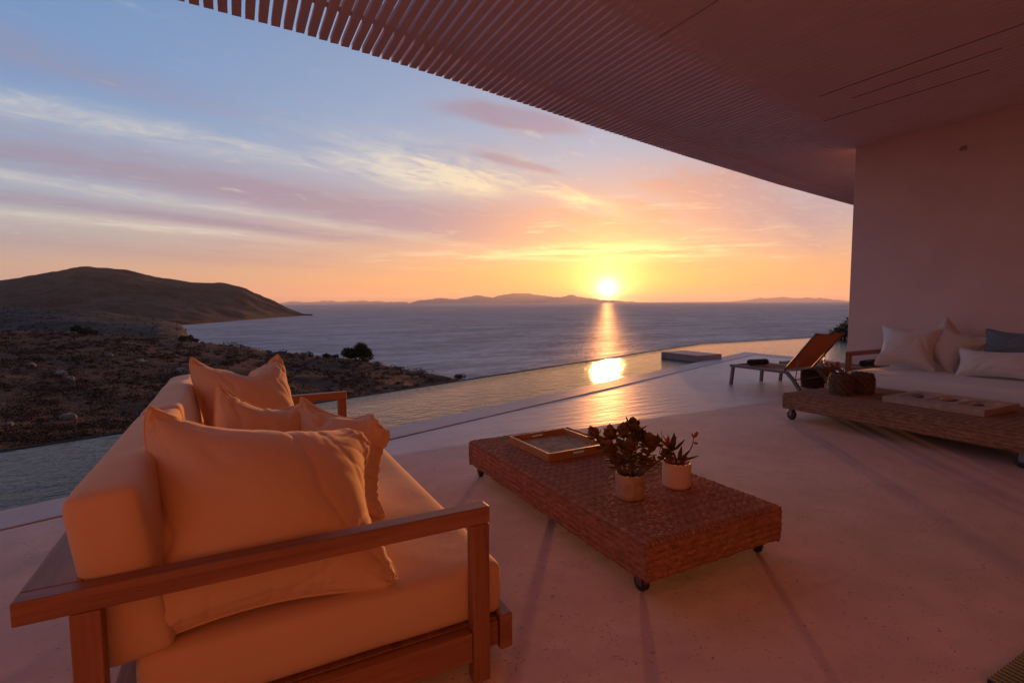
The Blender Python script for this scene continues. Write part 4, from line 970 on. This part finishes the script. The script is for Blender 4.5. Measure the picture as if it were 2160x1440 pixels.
bush('windswept_tree', 963, 57, 1.35, 1.05, 'small windswept tree leaning at the tip of the slope', 1400, lean=1.0, trunk=.4, seed=5)
bush('ridge_bush', 646, 86, 2.0, 1.0, 'small dark bush on the ridge left of the broad tree', 700, trunk=.05, seed=7, grp='bushes on the ridge')
bush('ridge_bush', 694, 82, 3.4, .9, 'long low bush on the ridge touching the broad tree', 900, trunk=.02, seed=8, grp='bushes on the ridge')
bush('ridge_bush', 940, 58, .9, .45, 'tiny bush just left of the windswept tree', 300, trunk=.05, seed=9, grp='bushes on the ridge')
bush('hillside_bush', 168, 118, 6.2, 2.4, 'dark bush high on the left slope below the rocky hill', 1500, trunk=.05, seed=10, grp='bushes on the hillside')
bush('hillside_bush', 396, 120, 5.4, 1.9, 'dark bush at the shore edge above the bay', 1300, trunk=.05, seed=11, grp='bushes on the hillside')
bush('flowering_shrub', 1780, 20.5, 1.5, 2.35, 'leafy shrub beyond the pool beside the wall end', 900, trunk=.45, mat='shrub_leaf', z=-1.3, seed=14, size=.065)
# low scrub over the hillside: too many to count
g = np.random.default_rng(21); cs = []; rs = []; sz = []
cxs = np.linspace(-1400, 1100, Nx)
n_s = 5200
xp = g.uniform(-350, 1010, n_s); dp = np.exp(g.uniform(np.log(15), np.log(125), n_s))
keep = fbm(xp * .02, dp * .12, 3, 5) > -.22
for x_, d_ in zip(xp[keep], dp[keep]):
    r_ = float(np.clip(g.lognormal(-1.15, .65), .10, 1.3)) * (1 + d_ / 120); q = pix(x_, d_, ground_at(x_, d_) + r_ * .12)
    cs.append(q); rs.append(r_); sz.append(.022 + .0010 * d_)
V, Fq = leaf_cloud(np.array(cs), np.array(rs), 240000, np.array(sz), 22, flat=.5, hollow=.5, soft=.72)
tag(np_mesh('hillside_scrub', V, Fq, M['scrub'], None, smooth=False), 'low dry brown scrub covering the hillside', 'scrub', kind='stuff')
# scrub on the middle hill
mh = bpy.data.objects['middle_hill'].data; vv = np.empty(len(mh.vertices) * 3, np.float32); mh.vertices.foreach_get('co', vv); vv = vv.reshape(-1, 3)
pick = vv[g.integers(0, len(vv), 2600)]; pick = pick[pick[:, 2] > -30]
V, Fq = leaf_cloud(pick, g.uniform(.5, 1.6, len(pick)), 26000, .42, 23, flat=.5, hollow=.5, soft=.7)
tag(np_mesh('middle_hill_scrub', V, Fq, M['bush'], None, smooth=False), 'dark scrub dotting the rocky middle hill', 'scrub', kind='stuff')
# stones
def rock_mesh(seed):
    g2 = np.random.default_rng(seed); mb = MB()
    import bmesh
    bm = bmesh.new(); bmesh.ops.create_icosphere(bm, subdivisions=2, radius=1)
    for v_ in bm.verts:
        c_ = np.array(v_.co); v_.co = v_.co * (1 + .35 * float(fbm(np.array([c_[0] * 1.7 + seed]), np.array([c_[1] * 1.7 + c_[2] * 1.3]), 3, seed)[0])); v_.co.z *= .7
    me = bpy.data.meshes.new('rock'); bm.to_mesh(me); bm.free(); me.materials.append(M['stone']); return me
RM_ = [rock_mesh(i) for i in range(4)]
big = [(375, 785, .55, 'pale boulder right of centre on the slope above the sofa back'), (290, 763, .45, 'pale upright stone high on the dark slope'), (305, 764, .28, 'small stone beside the upright one'), (120, 790, .55, 'pair-forming pale rock on the left slope'), (140, 800, .4, 'smaller pale rock just below the left pair'), (225, 748, .35, 'lone small stone near the top of the slope'), (60, 770, .4, 'flat stone near the left frame edge'), (265, 800, .3, 'little stone halfway down the slope')]
for i, (x_, y_, r_, lb) in enumerate(big):
    dlo = 16.0                                                 # walk outwards until the sight line meets the slope
    for d_ in np.arange(16, 140, .5):
        if H - (y_ - 637.5) * d_ / F <= ground_at(x_, d_): dlo = d_; break
    o = link(bpy.data.objects.new('rock', RM_[i % 4])); sc_ = r_ * max(.6, dlo / 45); o.location = pix(x_, dlo, ground_at(x_, dlo) + sc_ * .25); o.scale = (sc_, sc_ * .8, sc_); o.rotation_euler = (0, 0, i * 1.3)
    tag(o, lb, 'rock', 'pale rocks on the slope')
V_ = []; F_ = []; off = 0
base = np.array([v_.co for v_ in RM_[0].vertices]); bf = np.array([p_.vertices for p_ in RM_[0].polygons])
for k in range(70):
    x_ = g.uniform(-300, 1000); d_ = math.exp(g.uniform(math.log(14), math.log(110))); r_ = float(np.clip(g.lognormal(-2.3, .5), .04, .25)) * (1 + d_ / 140); a = g.uniform(0, 6.28)
    Rz = np.array([[math.cos(a), -math.sin(a), 0], [math.sin(a), math.cos(a), 0], [0, 0, 1]]); q = pix(x_, d_, ground_at(x_, d_) + r_ * .2)
    V_.append((base * r_ * g.uniform(.7, 1.3, 3)) @ Rz.T + np.array(q)); F_.append(bf + off); off += len(base)
tag(np_mesh('hillside_stones', np.concatenate(V_), np.concatenate(F_), M['stone'], None, smooth=False), 'small scattered stones over the dry hillside', 'stones', kind='stuff')

# ================================================================== AIR
hz = MB().box((-45000, -45000, SEA - 1.0), (45000, 45000, 620.0)).build('haze', None); tag(hz, kind='stuff')
m = bpy.data.materials.new('sea_haze'); m.use_nodes = True; nt = m.node_tree
for n in list(nt.nodes): nt.nodes.remove(n)
out = nt.nodes.new('ShaderNodeOutputMaterial'); pv = nt.nodes.new('ShaderNodeVolumePrincipled'); nt.links.new(pv.outputs[0], out.inputs['Volume'])
pv.inputs['Color'].default_value = (.97, .90, .86, 1); pv.inputs['Density'].default_value = 2.7e-5; pv.inputs['Anisotropy'].default_value = .35
hz.data.materials.append(m)
